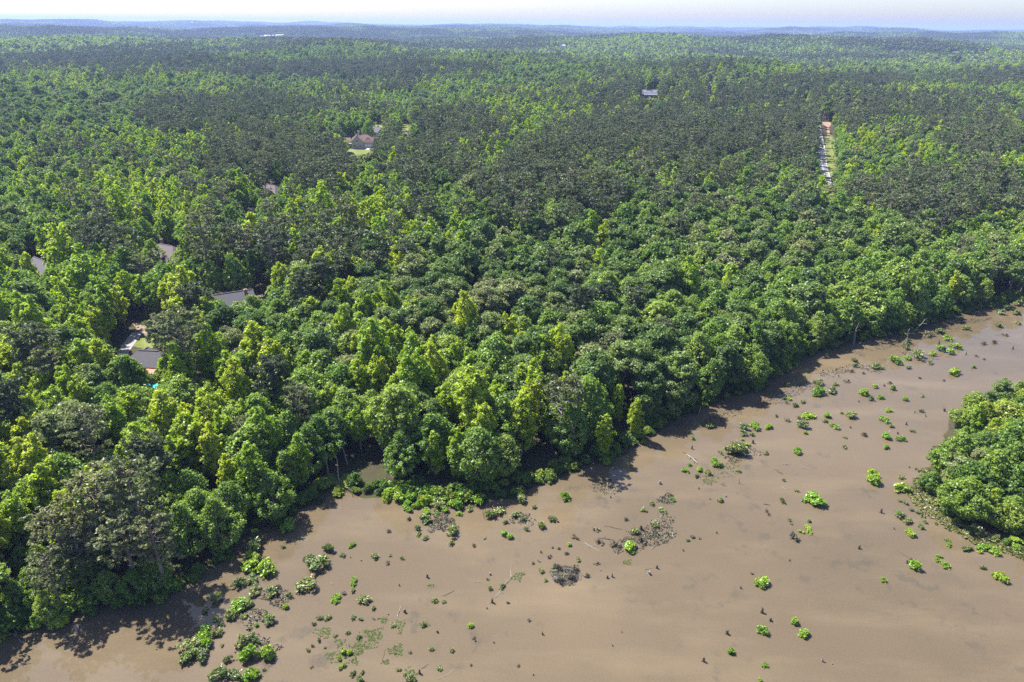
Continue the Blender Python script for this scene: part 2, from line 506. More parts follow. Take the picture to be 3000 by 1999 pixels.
# ------------------------------------------------------------------ tree kinds: each returns (crown V, F, leaf, limb Geo)
def oak(seed, H=17.0, W=9.5, base=0.30, lod=0, low=False):
    rng = np.random.default_rng(seed)
    g = Geo()
    nl = rng.integers(12, 15)
    z0 = H * (0.12 if low else base)
    P, R, O = [], [], []
    lobes = []
    lean = rng.normal(size=2) * 0.3
    for i in range(nl):
        a = 2 * math.pi * i / nl * 1.62 + rng.uniform(-.4, .4)
        k = (i + .6) / nl
        zc = z0 + (H - z0) * (0.36 + 0.44 * k)
        rr = W * 0.5 * (0.62 * math.sqrt(max(1 - (k * 0.98) ** 2, 0.02)) + 0.05) * rng.uniform(.8, 1.15)
        lobes.append((np.array([math.cos(a) * rr + lean[0] * k, math.sin(a) * rr + lean[1] * k, zc]), W * rng.uniform(.17, .26)))
    lobes.append((np.array([lean[0], lean[1], H - W * .22]), W * .25))
    lobes.append((np.array([lean[0], lean[1], z0 + (H - z0) * .52]), W * .34))
    if low:
        for i in range(6):
            a = i * 1.05 + rng.uniform(-.3, .3)
            lobes.append((np.array([math.cos(a) * W * .33, math.sin(a) * W * .33, H * rng.uniform(.18, .38)]), W * rng.uniform(.2, .27)))
    for c, r in lobes:
        m = 17 if lod == 0 else (8 if lod == 1 else 2)
        d = unit(rng.normal(size=(m, 3)) + np.array([0, 0, .45]))
        out = unit(c - np.array([0, 0, H * .5]))
        d = unit(d + 0.4 * out)
        for q in d:
            P.append(c + q * r * rng.uniform(.55, .95) * np.array([1, 1, .85]))
            R.append(r * rng.uniform(.18, .46) * (1.0, 1.15, 1.9)[lod]); O.append(out)
    nq, size = ((54, .37), (24, .62), (9, 1.8))[lod]
    V, F, L = puff_cloud(rng, P, R, nq, size, 0.45, np.array(O), 0.85, nrand=.62)
    if lod < 2:
        tr = 0.024 * H * .8
        top = np.array([lean[0] * .5, lean[1] * .5, z0 + (H - z0) * .62])
        g.tube([(0, 0, -.6), (0, 0, z0 * .5), (lean[0] * .2, lean[1] * .2, z0), top], [tr * 1.25, tr, tr * .8, tr * .25], 6)
        for c, r in (lobes if lod == 0 else lobes[::2]):
            zb = min(z0 + (c[2] - z0) * .3, top[2])
            s = np.array([lean[0] * .2, lean[1] * .2, max(zb, z0 * .7)])
            g.tube([s, (s + c) * .5 + np.array([0, 0, .4]), c], [tr * .42, tr * .28, tr * .10], 4, cap=False)
    return V, F, L, g

def tulip(seed, H=19.0, W=5.6, base=0.22, lod=0, low=False):
    rng = np.random.default_rng(seed)
    g = Geo()
    P, R, O = [], [], []
    z0 = H * (0.08 if low else base)
    m = (175, 84, 12)[lod]
    nt_ = int(rng.integers(4, 7))
    tops = [(0.0, 0.0, 1.0, .30)] + [(math.cos(q * 2.4 + seed) * W * rng.uniform(.16, .34), math.sin(q * 2.4 + seed) * W * rng.uniform(.16, .34), rng.uniform(.68, .97), rng.uniform(.19, .29)) for q in range(nt_)]
    wts = np.array([t[2] ** 2 * t[3] for t in tops]); wts /= wts.sum()
    for i in range(m):
        tx, ty, th, tw = tops[rng.choice(len(tops), p=wts)]
        k = rng.random() ** .8
        z = z0 * (1 + .6 * (1 - th)) + (H * th - z0) * k
        prof = (0.6 + 0.4 * min(k * 3.5, 1)) * (1 - max(k - .5, 0) ** 1.3 * 2.0)
        a = rng.uniform(0, 6.28)
        rr = W * tw * max(prof, .06) * rng.uniform(.5, 1.25)
        P.append((math.cos(a) * rr + tx * min(.35 + k, 1), math.sin(a) * rr + ty * min(.35 + k, 1), z))
        R.append(W * rng.uniform(.055, .135) * (1 - .3 * k) * (1.0, 1.1, 2.2)[lod]); O.append((math.cos(a) * .7, math.sin(a) * .7, .5))
    nq, size = ((56, .34), (22, .58), (11, 1.6))[lod]
    V, F, L = puff_cloud(rng, P, R, nq, size, 0.55, unit(np.array(O)), 1.35, nrand=.62)
    if lod < 2:
        tr = 0.017 * H
        g.tube([(0, 0, -.6), (0, 0, H * .3), (rng.normal() * .2, rng.normal() * .2, H * .65), (0, 0, H * .9)], [tr * 1.2, tr, tr * .55, .03], 6)
        for i in range(0, m, 4 if lod == 0 else 9):
            p = np.array(P[i])
            g.tube([(0, 0, max(p[2] - 1.6, .5)), p], [tr * .3, tr * .08], 4, cap=False)
    return V, F, L, g

def maple(seed, H=15.5, W=7.4, base=0.2, lod=0, low=False):
    rng = np.random.default_rng(seed)
    g = Geo()
    P, R, O = [], [], []
    z0 = H * (0.06 if low else base)
    m = (175, 80, 13)[lod]
    ax = rng.uniform(.85, 1.15)
    bumps = [(rng.uniform(0, 6.28), rng.uniform(.2, .8), rng.uniform(.2, .55)) for _ in range(7)]
    for i in range(m):
        k = (i + .5) / m
        ph = math.acos(1 - 2 * (0.04 + .9 * k))
        a = i * 2.399 + rng.uniform(-.4, .4)
        zz = .5 - .5 * math.cos(math.pi - ph) if False else k
        rr = math.sin(math.pi * (0.12 + .86 * zz) ** .8) ** .75
        bmp = 1 + sum(b * math.exp(-((math.cos(a - t) - 1) ** 2) * 2 - ((zz - q) * 4) ** 2) for t, q, b in bumps)
        rr = W * .5 * rr * .78 * bmp * rng.uniform(.78, 1.05)
        P.append((math.cos(a) * rr * ax, math.sin(a) * rr / ax, z0 + (H * .93 - z0) * zz + rng.uniform(-.4, .4)))
        R.append(W * rng.uniform(.05, .14) * (1.0, 1.15, 2.0)[lod]); O.append((math.cos(a), math.sin(a), .8 * (zz - .2)))
    nq, size = ((58, .34), (24, .60), (11, 1.7))[lod]
    V, F, L = puff_cloud(rng, P, R, nq, size, 0.5, unit(np.array(O)), 0.95, nrand=.62)
    if lod < 2:
        tr = 0.019 * H
        g.tube([(0, 0, -.6), (0, 0, H * .25), (rng.normal() * .3, rng.normal() * .3, H * .5), (0, 0, H * .85)], [tr * 1.2, tr, tr * .6, .04], 6)
        for i in range(0, m, 5 if lod == 0 else 12):
            p = np.array(P[i])
            g.tube([(0, 0, max(p[2] - 2.0, z0 * .5 + .3)), p * np.array([.55, .55, 1]) - (0, 0, .3), p], [tr * .35, tr * .2, tr * .08], 4, cap=False)
    return V, F, L, g

def pine(seed, H=23.0, W=7.0, base=0.52, lod=0, dens=1.0):
    rng = np.random.default_rng(seed)
    g = Geo()
    P, R, O = [], [], []
    z0 = H * base
    nb = (36, 18, 7)[lod]
    bx, by = rng.normal() * .4, rng.normal() * .4
    tr = 0.0155 * H
    axis = lambda z: np.array([bx * (z / H) ** 2, by * (z / H) ** 2, z])
    if lod < 2:
        g.tube([axis(-.6), axis(H * .3), axis(H * .6), axis(H * .82), axis(H * .97)], [tr * 1.25, tr, tr * .75, tr * .42, .04], 7)
    for i in range(nb):
        k = (i + rng.uniform(0, 1)) / nb
        z = z0 + (H * .96 - z0) * k
        a = i * 2.399 + rng.uniform(-.6, .6)
        ln = W * .5 * (0.55 + .75 * math.sin(math.pi * min(.18 + .62 * k, 1))) * rng.uniform(.6, 1.1) * (1 - .45 * k ** 4)
        s = axis(z)
        e = s + np.array([math.cos(a) * ln, math.sin(a) * ln, ln * rng.uniform(.08, .5) * (.6 + .8 * k)])
        mid = (s + e) * .5 + np.array([0, 0, -.15 * ln * .5])
        if lod < 2:
            g.tube([s, mid, e], [tr * .26, tr * .17, tr * .07], 4 if lod == 0 else 3, cap=False)
        side = np.array([-math.sin(a), math.cos(a), 0.0])
        for q in ((.40, .52, .64, .76, .88, 1.0) if lod == 0 else ((.55, .95) if lod == 1 else (.8,))):
            for _ in range(2 if lod == 0 else 1):
                if rng.random() > dens:
                    continue
                p = s + (e - s) * q + side * rng.normal() * ln * .20 * (lod == 0) + rng.normal(size=3) * .22 * np.array([1, 1, .7])
                P.append(p); R.append(rng.uniform(.36, .66) * (1, 1.9, 3.2)[lod]); O.append((math.cos(a) * .3, math.sin(a) * .3, .6))
    if not P:
        P, R, O = [(0, 0, H)], [.5], [(0, 0, 1)]
    nq, size = ((24, .30), (34, .44), (11, 1.4))[lod]
    V, F, L = puff_cloud(rng, P, R, nq, size, 0.45, np.array(O, float), 0.62, shell=.25, nrand=.9, aspect=2.2 if lod == 0 else 1.8)
    return V, F, L, g

def two_meshes(name, gen, leafmat, bark):
    V, F, L, g = gen
    tint = np.zeros(len(F))
    crown = mesh_from(name + '_crown', V, F, [leafmat], None, L, tint)
    trunk = g.mesh(name + '_trunk', [bark])
    return crown, trunk

def one_mesh(name, gen, leafmat, bark):
    V, F, L, g = gen
    nv = len(V)
    VV = np.vstack([V, np.array(g.V).reshape(-1, 3)]) if g.V else V
    FF = [tuple(f) for f in F] + [tuple(nv + i for i in f) for f in g.F]
    mi = [0] * len(F) + [1] * len(g.F)
    lf = list(L) + [.5] * len(g.F)
    return mesh_from(name, VV, FF, [leafmat, bark], mi, lf, [0.0] * len(FF))

KINDS = {'oak': (oak, 'oak', 'bark', 17.0), 'maple': (maple, 'maple', 'bark', 15.5), 'tulip': (tulip, 'tulip', 'bark', 19.0), 'pine': (pine, 'pine', 'pine_bark', 23.0), 'alder': (maple, 'alder', 'bark', 15.5), 'palepine': (pine, 'palepine', 'pine_bark', 23.0)}
SPEC = {'oak': [dict(H=17, W=9.6), dict(H=16, W=8.6), dict(H=18, W=10.2), dict(H=15, W=8.2)],
        'maple': [dict(H=15.5, W=7.4), dict(H=16.5, W=6.6), dict(H=14.5, W=7.8), dict(H=16, W=7.0)],
        'tulip': [dict(H=18, W=6.4), dict(H=19, W=7.0), dict(H=17, W=5.8), dict(H=18, W=7.4)],
        'pine': [dict(H=23, W=7.4, dens=.72), dict(H=24, W=6.6, dens=.8), dict(H=22, W=8.0, dens=.65), dict(H=23, W=7.0, base=.6, dens=.6)],
        'palepine': [dict(H=24, W=9.0, base=.42, dens=.5), dict(H=23, W=8.4, base=.40, dens=.45), dict(H=25, W=8.8, base=.46, dens=.5)],
        'alder': [dict(H=8.0, W=6.4), dict(H=9.6, W=5.6), dict(H=7.2, W=6.8), dict(H=8.6, W=6.0)]}
NEAR, MID, LOW = {}, {}, {}
for kd, (fn, lm, bk, h0) in KINDS.items():
    NEAR[kd] = [two_meshes(f'{kd}_tree', fn(100 + i, **sp), M[lm], M[bk]) for i, sp in enumerate(SPEC[kd])]
    if kd == 'palepine':
        LOW[kd] = NEAR[kd]; MID[kd] = []
        continue
    if kd == 'alder':
        LOW[kd] = [two_meshes('alder_tree', maple(330 + i, low=True, **sp), M[lm], M[bk]) for i, sp in enumerate(SPEC[kd])]
        MID[kd] = []
        continue
    MID[kd] = [one_mesh(f'{kd}_tree_far', fn(200 + i, lod=1, **sp), M[lm], M[bk]) for i, sp in enumerate(SPEC[kd])]
    if kd != 'pine':
        LOW[kd] = [two_meshes(f'{kd}_tree_bushy', fn(300 + i, low=True, **sp), M[lm], M[bk]) for i, sp in enumerate(SPEC[kd][:3])]
    else:
        LOW[kd] = NEAR[kd]

def far_patch(name, seed, mix, size=52.0, step=7.4):
    """a block of distant wood, some forty crowns"""
    rng = np.random.default_rng(seed)
    Vs, Fs, Ls, Ts, Ms = [], [], [], [], []
    off = 0
    order = ['oak', 'maple', 'tulip', 'pine']
    lows = {k: [KINDS[k][0](400 + i, lod=2, **SPEC[k][i]) for i in range(3)] for k in order}
    for gx in np.arange(-size / 2 + step / 2, size / 2, step):
        for gy in np.arange(-size / 2 + step / 2, size / 2, step):
            k = rng.choice(order, p=mix)
            V, F, L, _ = lows[k][rng.integers(3)]
            a = rng.uniform(0, 6.28); s = rng.uniform(.72, 1.08)
            R2 = np.array([[math.cos(a), -math.sin(a), 0], [math.sin(a), math.cos(a), 0], [0, 0, 1]])
            Vs.append((V * s) @ R2.T + np.array([gx + rng.uniform(-2.4, 2.4), gy + rng.uniform(-2.4, 2.4), rng.uniform(-2, .5)]))
            Fs.append(F + off); off += len(V); Ls.append(L)
            Ts.append(np.full(len(F), rng.random())); Ms.append(np.full(len(F), order.index(k)))
    return mesh_from(name, np.vstack(Vs), np.vstack(Fs), [M[k] for k in order], np.concatenate(Ms), np.concatenate(Ls), np.concatenate(Ts))

# ------------------------------------------------------------------ ground sheet, water, haze
def axis_pts(lo, hi, step, far_lo, far_hi, grow=1.06, top=230.0):
    mid = list(np.arange(lo, hi + step * .5, step))
    s, x, up = step, mid[-1], []
    while x < far_hi:
        s = min(s * grow, top); x += s; up.append(x)
    s, x, dn = step, mid[0], []
    while x > far_lo:
        s = min(s * grow, top); x -= s; dn.append(x)
    return np.array(dn[::-1] + mid + up)

gx = axis_pts(-320, 470, 3.0, -19000, 19000)
gy = axis_pts(-40, 620, 3.0, -700, 24000)
GX, GY = np.meshgrid(gx, gy)
GZ = height(GX, GY)
nx, ny = len(gx), len(gy)
gi = np.arange(nx * ny).reshape(ny, nx)
GF = np.stack([gi[:-1, :-1], gi[:-1, 1:], gi[1:, 1:], gi[1:, :-1]], -1).reshape(-1, 4)
ground_me = mesh_from('ground', np.stack([GX, GY, GZ], -1).reshape(-1, 3), GF, [M['ground']], smooth=True)
tag(link('ground', ground_me), kind='structure')

wx = np.linspace(-320, 900, 62); wy = np.linspace(-300, 560, 44)
WX, WY = np.meshgrid(wx, wy)
wi = np.arange(WX.size).reshape(WX.shape)
WF = np.stack([wi[:-1, :-1], wi[:-1, 1:], wi[1:, 1:], wi[1:, :-1]], -1).reshape(-1, 4)
water = link('lake_water', mesh_from('lake_water', np.stack([WX, WY, 0 * WX], -1).reshape(-1, 3), WF, [M['water']], smooth=True))
tag(water, kind='structure')

hz, hnt, hout = nodes_of('air_haze')
pv = N(hnt, 'ShaderNodeVolumePrincipled')
pv.inputs['Color'].default_value = (0.38, 0.50, 0.92, 1)
pv.inputs['Density'].default_value = 0.00008
pv.inputs['Anisotropy'].default_value = 0.15
for k in ('Density Attribute', 'Color Attribute', 'Temperature Attribute'):
    try: pv.inputs[k].default_value = ''
    except Exception: pass
hnt.links.new(pv.outputs[0], hout.inputs['Volume'])
hg = Geo(); zt = max(float(GZ.max()) + 62.0, 118.0)
hg.box(-20000, 20000, -1200, 25000, float(GZ.min()) - 1.2, zt)
tag(link('haze', hg.mesh('haze', [hz])), kind='stuff')

# ------------------------------------------------------------------ placing helpers
def at_px(u, v, dz=0.0):
    z = dz
    for _ in range(14):
        x, y = on_plane(u, v, z)
        z = 0.5 * z + 0.5 * (float(height(np.array([x]), np.array([y]))[0]) + dz)
    x, y = on_plane(u, v, z)
    return x, y, float(height(np.array([x]), np.array([y]))[0])

def hz1(x, y):
    return float(height(np.array([x]), np.array([y]))[0])

def sheet(name, poly, lift, mat, label=None, cat=None, kind='structure', sub=3):
    """a flat-lying patch that follows the ground: poly of world points, filled as a fine grid"""
    P = np.array(poly)
    x0, y0 = P.min(0); x1, y1 = P.max(0)
    st = max((x1 - x0), (y1 - y0)) / 60.0
    st = max(st, .5)
    xs = np.arange(x0 - st, x1 + st, st); ys = np.arange(y0 - st, y1 + st, st)
    X, Y = np.meshgrid(xs, ys)
    Z = height(X, Y) + lift
    ii = np.arange(X.size).reshape(X.shape)
    cx, cy = (X[:-1, :-1] + st / 2).ravel(), (Y[:-1, :-1] + st / 2).ravel()
    keep = inside(cx, cy, P)
    F = np.stack([ii[:-1, :-1], ii[:-1, 1:], ii[1:, 1:], ii[1:, :-1]], -1).reshape(-1, 4)[keep]
    if not len(F):
        return None
    used = np.unique(F); remap = np.zeros(X.size, int); remap[used] = np.arange(len(used))
    V = np.stack([X, Y, Z], -1).reshape(-1, 3)[used]
    o = link(name, mesh_from(name, V, remap[F], [mat], smooth=True))
    tag(o, label, cat, None, kind)
    return o

def strip(name, pts, width, lift, mat, kind='structure', off=0.0):
    """road or drive along world points"""
    P = np.array(pts, float)
    d = np.concatenate([[0], np.cumsum(np.hypot(*np.diff(P, axis=0).T))])
    s = np.arange(0, d[-1] + .01, 2.0)
    Q = np.stack([np.interp(s, d, P[:, 0]), np.interp(s, d, P[:, 1])], -1)
    T = np.gradient(Q, axis=0); T = T / (np.linalg.norm(T, axis=1, keepdims=True) + 1e-9)
    Nn = np.stack([-T[:, 1], T[:, 0]], -1)
    cols = np.linspace(-width / 2, width / 2, 4) + off
    V = []
    for c in cols:
        q = Q + Nn * c
        V.append(np.stack([q[:, 0], q[:, 1], height(q[:, 0], q[:, 1]) + lift], -1))
    V = np.stack(V, 1)
    ii = np.arange(V.shape[0] * 4).reshape(-1, 4)
    F = np.stack([ii[:-1, :-1], ii[1:, :-1], ii[1:, 1:], ii[:-1, 1:]], -1).reshape(-1, 4)
    F = F[:, ::-1]
    o = link(name, mesh_from(name, V.reshape(-1, 3), F, [mat]))
    tag(o, kind=kind)
    return o

CLEAR_POLY, CLEAR_LINE, CLEAR_DISC, KEEP_VISIBLE = [], [], [], []
def show(*uvs):
    for u, v in uvs:
        x, y, z = ground(u, v)
        KEEP_VISIBLE.append((u, v, math.hypot(math.hypot(x, y), CAM_Z - z)))

# ------------------------------------------------------------------ road, verge, lawns, drives
def W(pts):
    return [ground(u, v)[:2] for u, v in pts]

road_px = [(2428, 548), (2418, 522), (2410, 490), (2407, 462), (2405, 438)]
rp = W(road_px)
dirv = np.array(rp[-1]) - np.array(rp[1]); dirv /= np.linalg.norm(dirv)
rp += [tuple(np.array(rp[-1]) + dirv * k) for k in (60, 140, 240, 340)]
rp[0] = tuple(np.array(rp[1]) - dirv * 40)
rp = [tuple(np.array(rp[0]) - dirv * 60)] + rp
strip('road', rp, 6.4, 0.10, M['asphalt'])
strip('road_centre_marking', rp, 0.22, 0.106, M['paint'])
strip('road_edge_marking', rp, 0.14, 0.106, M['paint'], off=2.9)
strip('road_edge_marking', rp, 0.14, 0.106, M['paint'], off=-2.9)
verge = W([(2423, 522), (2436, 520), (2444, 495), (2450, 470), (2450, 440), (2446, 415), (2436, 398), (2418, 398), (2416, 430), (2417, 470), (2419, 500)])
sheet('roadside_grass', verge, 0.06, M['lawn'])
clay = W([(2408, 358), (2434, 359), (2434, 366), (2430, 376), (2432, 396), (2423, 396), (2423, 372), (2408, 363)])
sheet('clay_bank', clay, 0.06, M['dirt'])
CLEAR_POLY += [verge, clay]
CLEAR_LINE.append((rp[2:7], 5.5))
CLEAR_LINE.append((rp, 3.0))
show((2417, 512), (2412, 500), (2409, 480), (2407, 462), (2405, 445), (2430, 505), (2436, 480), (2436, 455), (2430, 430), (2430, 410), (2425, 385), (2420, 362), (2440, 465), (2424, 515), (2420, 470), (2444, 440), (2444, 490), (2448, 460), (2447, 430), (2440, 510), (2438, 405))

driveA = W([(338, 1062), (352, 1046), (366, 1024), (381, 1003), (395, 985), (408, 970)])
strip('driveway', driveA, 3.4, 0.08, M['drive'])
CLEAR_LINE.append((driveA, 2.8))
earthA = W([(388, 950), (440, 938), (495, 945), (505, 972), (470, 985), (420, 985)])
sheet('leaf_strewn_earth', earthA, 0.05, M['earth'])
CLEAR_POLY.append(earthA)
lawnA = W([(385, 1015), (410, 992), (455, 990), (460, 1018), (430, 1025)])
sheet('lawn', lawnA, 0.055, M['lawn'])
CLEAR_POLY.append(lawnA)
show((352, 1046), (366, 1026), (380, 1005), (392, 990), (400, 1005), (430, 1005), (430, 965), (460, 960))

earthB = W([(720, 862), (742, 860), (785, 864), (790, 880), (760, 890), (726, 884)])
sheet('bare_yard', earthB, 0.05, M['earth'])
CLEAR_POLY.append(earthB)
show((735, 872), (755, 872), (775, 874))

lawnE = W([(1008, 440), (1012, 433), (1050, 436), (1090, 436), (1104, 424), (1112, 432), (1098, 452), (1062, 458), (1020, 456)])
sheet('lawn', lawnE, 0.05, M['lawn'])
lawnE3 = W([(1072, 428), (1084, 418), (1108, 423), (1098, 432), (1078, 431)])
sheet('lawn', lawnE3, 0.05, M['lawn'])
driveE = W([(1007, 433), (1010, 427), (1040, 428), (1070, 430), (1088, 437), (1084, 440), (1050, 437)])
sheet('driveway', driveE, 0.09, M['concrete'])
lawnE2 = W([(1078, 369), (1095, 365), (1122, 369), (1126, 378), (1112, 384), (1100, 382)])
sheet('lawn', lawnE2, 0.05, M['lawn'])
lawnF = W([(1168, 366), (1184, 362), (1204, 372), (1202, 386), (1172, 388)])
sheet('lawn', lawnF, 0.05, M['lawn'])
padF = W([(1174, 385), (1193, 386), (1192, 391), (1173, 390)])
sheet('driveway', padF, 0.09, M['concrete'])
CLEAR_POLY += [lawnE, lawnE3, driveE, lawnE2, lawnF, padF]
show((1015, 434), (1030, 446), (1050, 448), (1075, 448), (1095, 430), (1040, 433), (1065, 434), (1085, 438), (1110, 374), (1118, 376), (1100, 368), (1180, 374), (1195, 378), (1182, 388))
padB2 = W([(726, 608), (744, 610), (746, 619), (728, 619)])
sheet('driveway', padB2, 0.08, M['concrete'])
CLEAR_POLY.append(padB2)
show((732, 613), (740, 614))
yardG = W([(1942, 283), (1960, 280), (2006, 281), (2006, 286), (1968, 292), (1946, 290)])
sheet('gravel_yard', yardG, 0.06, M['field'])
CLEAR_POLY.append(yardG)
show((1955, 285), (1975, 285), (1995, 284))
for pts in ([(2588, 147), (2642, 147), (2642, 151), (2588, 150)], [(2788, 158), (2812, 158), (2812, 162), (2788, 161)], [(2776, 186), (2800, 185), (2806, 191), (2780, 192)], [(2350, 290), (2366, 290), (2366, 297), (2352, 297)]):
    fp = W(pts)
    sheet('field', fp, 0.4, M['field'])
    CLEAR_POLY.append(fp)
    show(*[((pts[0][0] * k + pts[1][0] * (1 - k)), pts[3][1] - 1) for k in (.2, .5, .8)])
bankgap = W([(930, 1405), (965, 1385), (1035, 1390), (1060, 1410), (1030, 1425), (965, 1440)])
sheet('lawn', bankgap, 0.03, M['lawn'])
CLEAR_POLY.append(bankgap)
show((962, 1405), (995, 1415), (1020, 1400))

# ------------------------------------------------------------------ houses
def part(name, g, mats, parent):
    return link(name, g.mesh(name, mats), parent=parent)

def roof_geo(x0, x1, y0, y1, z, rise, kind, ov=.45, th=.14):
    """hip or gable roof, ridge along x, as a closed shell"""
    g = Geo()
    X0, X1, Y0, Y1 = x0 - ov, x1 + ov, y0 - ov, y1 + ov
    ym = (y0 + y1) / 2
    run = (Y1 - Y0) / 2 if kind == 'hip' else 0
    run = min(run, (X1 - X0) / 2 - .05)
    a, b, c, d = (X0, Y0, z), (X1, Y0, z), (X1, Y1, z), (X0, Y1, z)
    r0, r1 = (X0 + run, ym, z + rise), (X1 - run, ym, z + rise)
    lo = lambda p: (p[0], p[1], p[2] - th)
    g.face([a, b, r1, r0]); g.face([c, d, r0, r1])
    if kind == 'hip':
        g.face([b, c, r1]); g.face([d, a, r0])
        for p, q in ((a, b), (b, c), (c, d), (d, a)):
            g.face([lo(p), lo(q), q, p])
        g.face([lo(d), lo(c), lo(b), lo(a)])
    else:
        g.face([lo(r0), lo(r1), lo(b), lo(a)]); g.face([lo(r1), lo(r0), lo(d), lo(c)])
        for p, q in ((a, b), (b, r1), (r1, c), (c, d), (d, r0), (r0, a)):
            g.face([lo(p), lo(q), q, p])
    return g

def ridge_cap(x0, x1, ym, z, m=0):
    g = Geo(); g.box(x0, x1, ym - .16, ym + .16, z - .03, z + .09)
    return g

def add_window(root, x, y, z, w, h, face, fm, gm):
    """face: 'x-','x+','y-','y+' the wall it is set in; frame part with a pane sub-part"""
    g = Geo(); p = Geo(); t = .09; d = .07
    def bx(G, u0, u1, z0, z1, d0, d1):
        if face[0] == 'y':
            s = -1 if face[1] == '-' else 1
            ya, yb = sorted((y + s * d0, y + s * d1)); G.box(x + u0, x + u1, ya, yb, z0, z1)
        else:
            s = -1 if face[1] == '-' else 1
            xa, xb = sorted((x + s * d0, x + s * d1)); G.box(xa, xb, y + u0, y + u1, z0, z1)
    bx(g, -w / 2 - t, w / 2 + t, z + h, z + h + t, 0, d); bx(g, -w / 2 - t, w / 2 + t, z - t, z, 0, d + .05)
    bx(g, -w / 2 - t, -w / 2, z, z + h, 0, d); bx(g, w / 2, w / 2 + t, z, z + h, 0, d)
    bx(g, -.03, .03, z, z + h, .021, d - .01)
    bx(p, -w / 2, w / 2, z, z + h, -.02, .02)
    f = part('window', g, [fm], root)
    part('pane', p, [gm], f)

def block(root, x0, x1, y0, y1, h, rise, kind, wallm, roofm, gable_axis='x', ridge=True, z0=0.0):
    """walls and roof of one wing; gable_axis gives the ridge direction"""
    g = Geo(); g.box(x0, x1, y0, y1, -2.0, z0 + h)
    if kind == 'gable':
        if gable_axis == 'x':
            ym = (y0 + y1) / 2
            for xa, xb in ((x0, x0 + .18), (x1 - .18, x1)):
                g.face([(xa, y0, z0 + h), (xa, ym, z0 + h + rise * .93), (xa, y1, z0 + h)][::-1])
                g.face([(xb, y0, z0 + h), (xb, y1, z0 + h), (xb, ym, z0 + h + rise * .93)][::-1])
        else:
            xm = (x0 + x1) / 2
            for ya, yb in ((y0, y0 + .18), (y1 - .18, y1)):
                g.face([(x0, ya, z0 + h), (x1, ya, z0 + h), (xm, ya, z0 + h + rise * .93)])
                g.face([(x0, yb, z0 + h), (xm, yb, z0 + h + rise * .93), (x1, yb, z0 + h)])
    w = part('wall', g, [wallm], root)
    if gable_axis == 'x':
        rg = roof_geo(x0, x1, y0, y1, z0 + h + .02, rise, kind)
    else:
        rg = roof_geo(y0, y1, -x1, -x0, z0 + h + .02, rise, kind)
        rg.V = [(-v[1], v[0], v[2]) for v in rg.V]
    r = part('roof', rg, [roofm], root)
    if ridge:
        if gable_axis == 'x':
            run = ((y1 - y0) / 2 if kind == 'hip' else 0)
            c = ridge_cap(x0 + run, x1 - run, (y0 + y1) / 2, z0 + h + .02 + rise)
        else:
            run = ((x1 - x0) / 2 if kind == 'hip' else 0)
            c = ridge_cap(y0 + run, y1 - run, -(x0 + x1) / 2, z0 + h + .02 + rise)
            c.V = [(-v[1], v[0], v[2]) for v in c.V]
        part('ridge_cap', c, [roofm], r)
    return r

def root_at(name, x, y, z, rz, label, cat, group=None):
    o = bpy.data.objects.new(name, None); COL.objects.link(o)
    o.location = (x, y, z); o.rotation_euler = (0, 0, rz); o.empty_display_size = .5
    return tag(o, label, cat, group)

def chimney(roof, x, y, z0, z1, m, s=.5):
    g = Geo(); g.box(x - s, x + s, y - s * .8, y + s * .8, z0, z1)
    g.box(x - s - .08, x + s + .08, y - s * .8 - .08, y + s * .8 + .08, z1 + .002, z1 + .16)
    g.box(x - s * .45, x + s * .45, y - s * .4, y + s * .4, z1 + .162, z1 + .42)
    part('chimney', g, [m], roof)

def door(root, x, y, w, h, face, m, hm):
    g = Geo(); s = -1 if face[1] == '-' else 1
    if face[0] == 'y': g.box(x - w / 2, x + w / 2, *sorted((y + s * .01, y + s * .07)), 0, h)
    else: g.box(*sorted((x + s * .01, x + s * .07)), y - w / 2, y + w / 2, 0, h)
    d = part('garage_door' if w > 2 else 'door', g, [m], root)
    k = Geo()
    if face[0] == 'y': k.box(x + w * .3, x + w * .3 + .14, *sorted((y + s * .072, y + s * .14)), h * .45, h * .45 + .1)
    else: k.box(*sorted((x + s * .072, x + s * .14)), y + w * .3, y + w * .3 + .14, h * .45, h * .45 + .1)
    part('handle', k, [hm], d)
    if w > 2:
        for q in range(1, 4):
            k = Geo(); zz = h * q / 4
            if face[0] == 'y': k.box(x - w / 2 + .05, x + w / 2 - .05, *sorted((y + s * .072, y + s * .1)), zz - .03, zz + .03)
            else: k.box(*sorted((x + s * .072, x + s * .1)), y - w / 2 + .05, y + w / 2 - .05, zz - .03, zz + .03)
            part('panel_rail', k, [m], d)

# grey hip-roofed house beside the driveway
x, y, z = at_px(424, 1046, 4.6)
hA = root_at('house', x, y, z, rad(-4), 'grey hip-roofed house at the foot of the concrete driveway', 'house')
r = block(hA, -6.2, 7.6, -2.6, 5.2, 2.8, 3.2, 'hip', M['siding_white'], M['roof_grey'])
chimney(r, 3.0, 2.8, 4.4, 7.0, M['brick'])
block(hA, -4.2, -0.8, -4.4, -2.605, 2.5, 1.5, 'gable', M['siding_white'], M['roof_grey'], 'y')
block(hA, -5.6, -1.8, 5.205, 7.4, 2.5, 1.5, 'gable', M['siding_white'], M['roof_grey'], 'y')
for wx_ in (0.4, 5.6): add_window(hA, wx_, -2.6, 1.0, 1.2, 1.3, 'y-', M['trim'], M['glass'])
add_window(hA, -2.5, -4.4, 1.0, 1.1, 1.2, 'y-', M['trim'], M['glass'])
add_window(hA, -6.2, -0.9, 1.0, 1.3, 1.3, 'x-', M['trim'], M['glass'])
door(hA, -6.2, 2.3, 4.4, 2.2, 'x-', M['trim'], M['dark_metal'])
door(hA, 2.2, -2.6, .95, 2.05, 'y-', M['dark_wood'], M['grey_metal'])
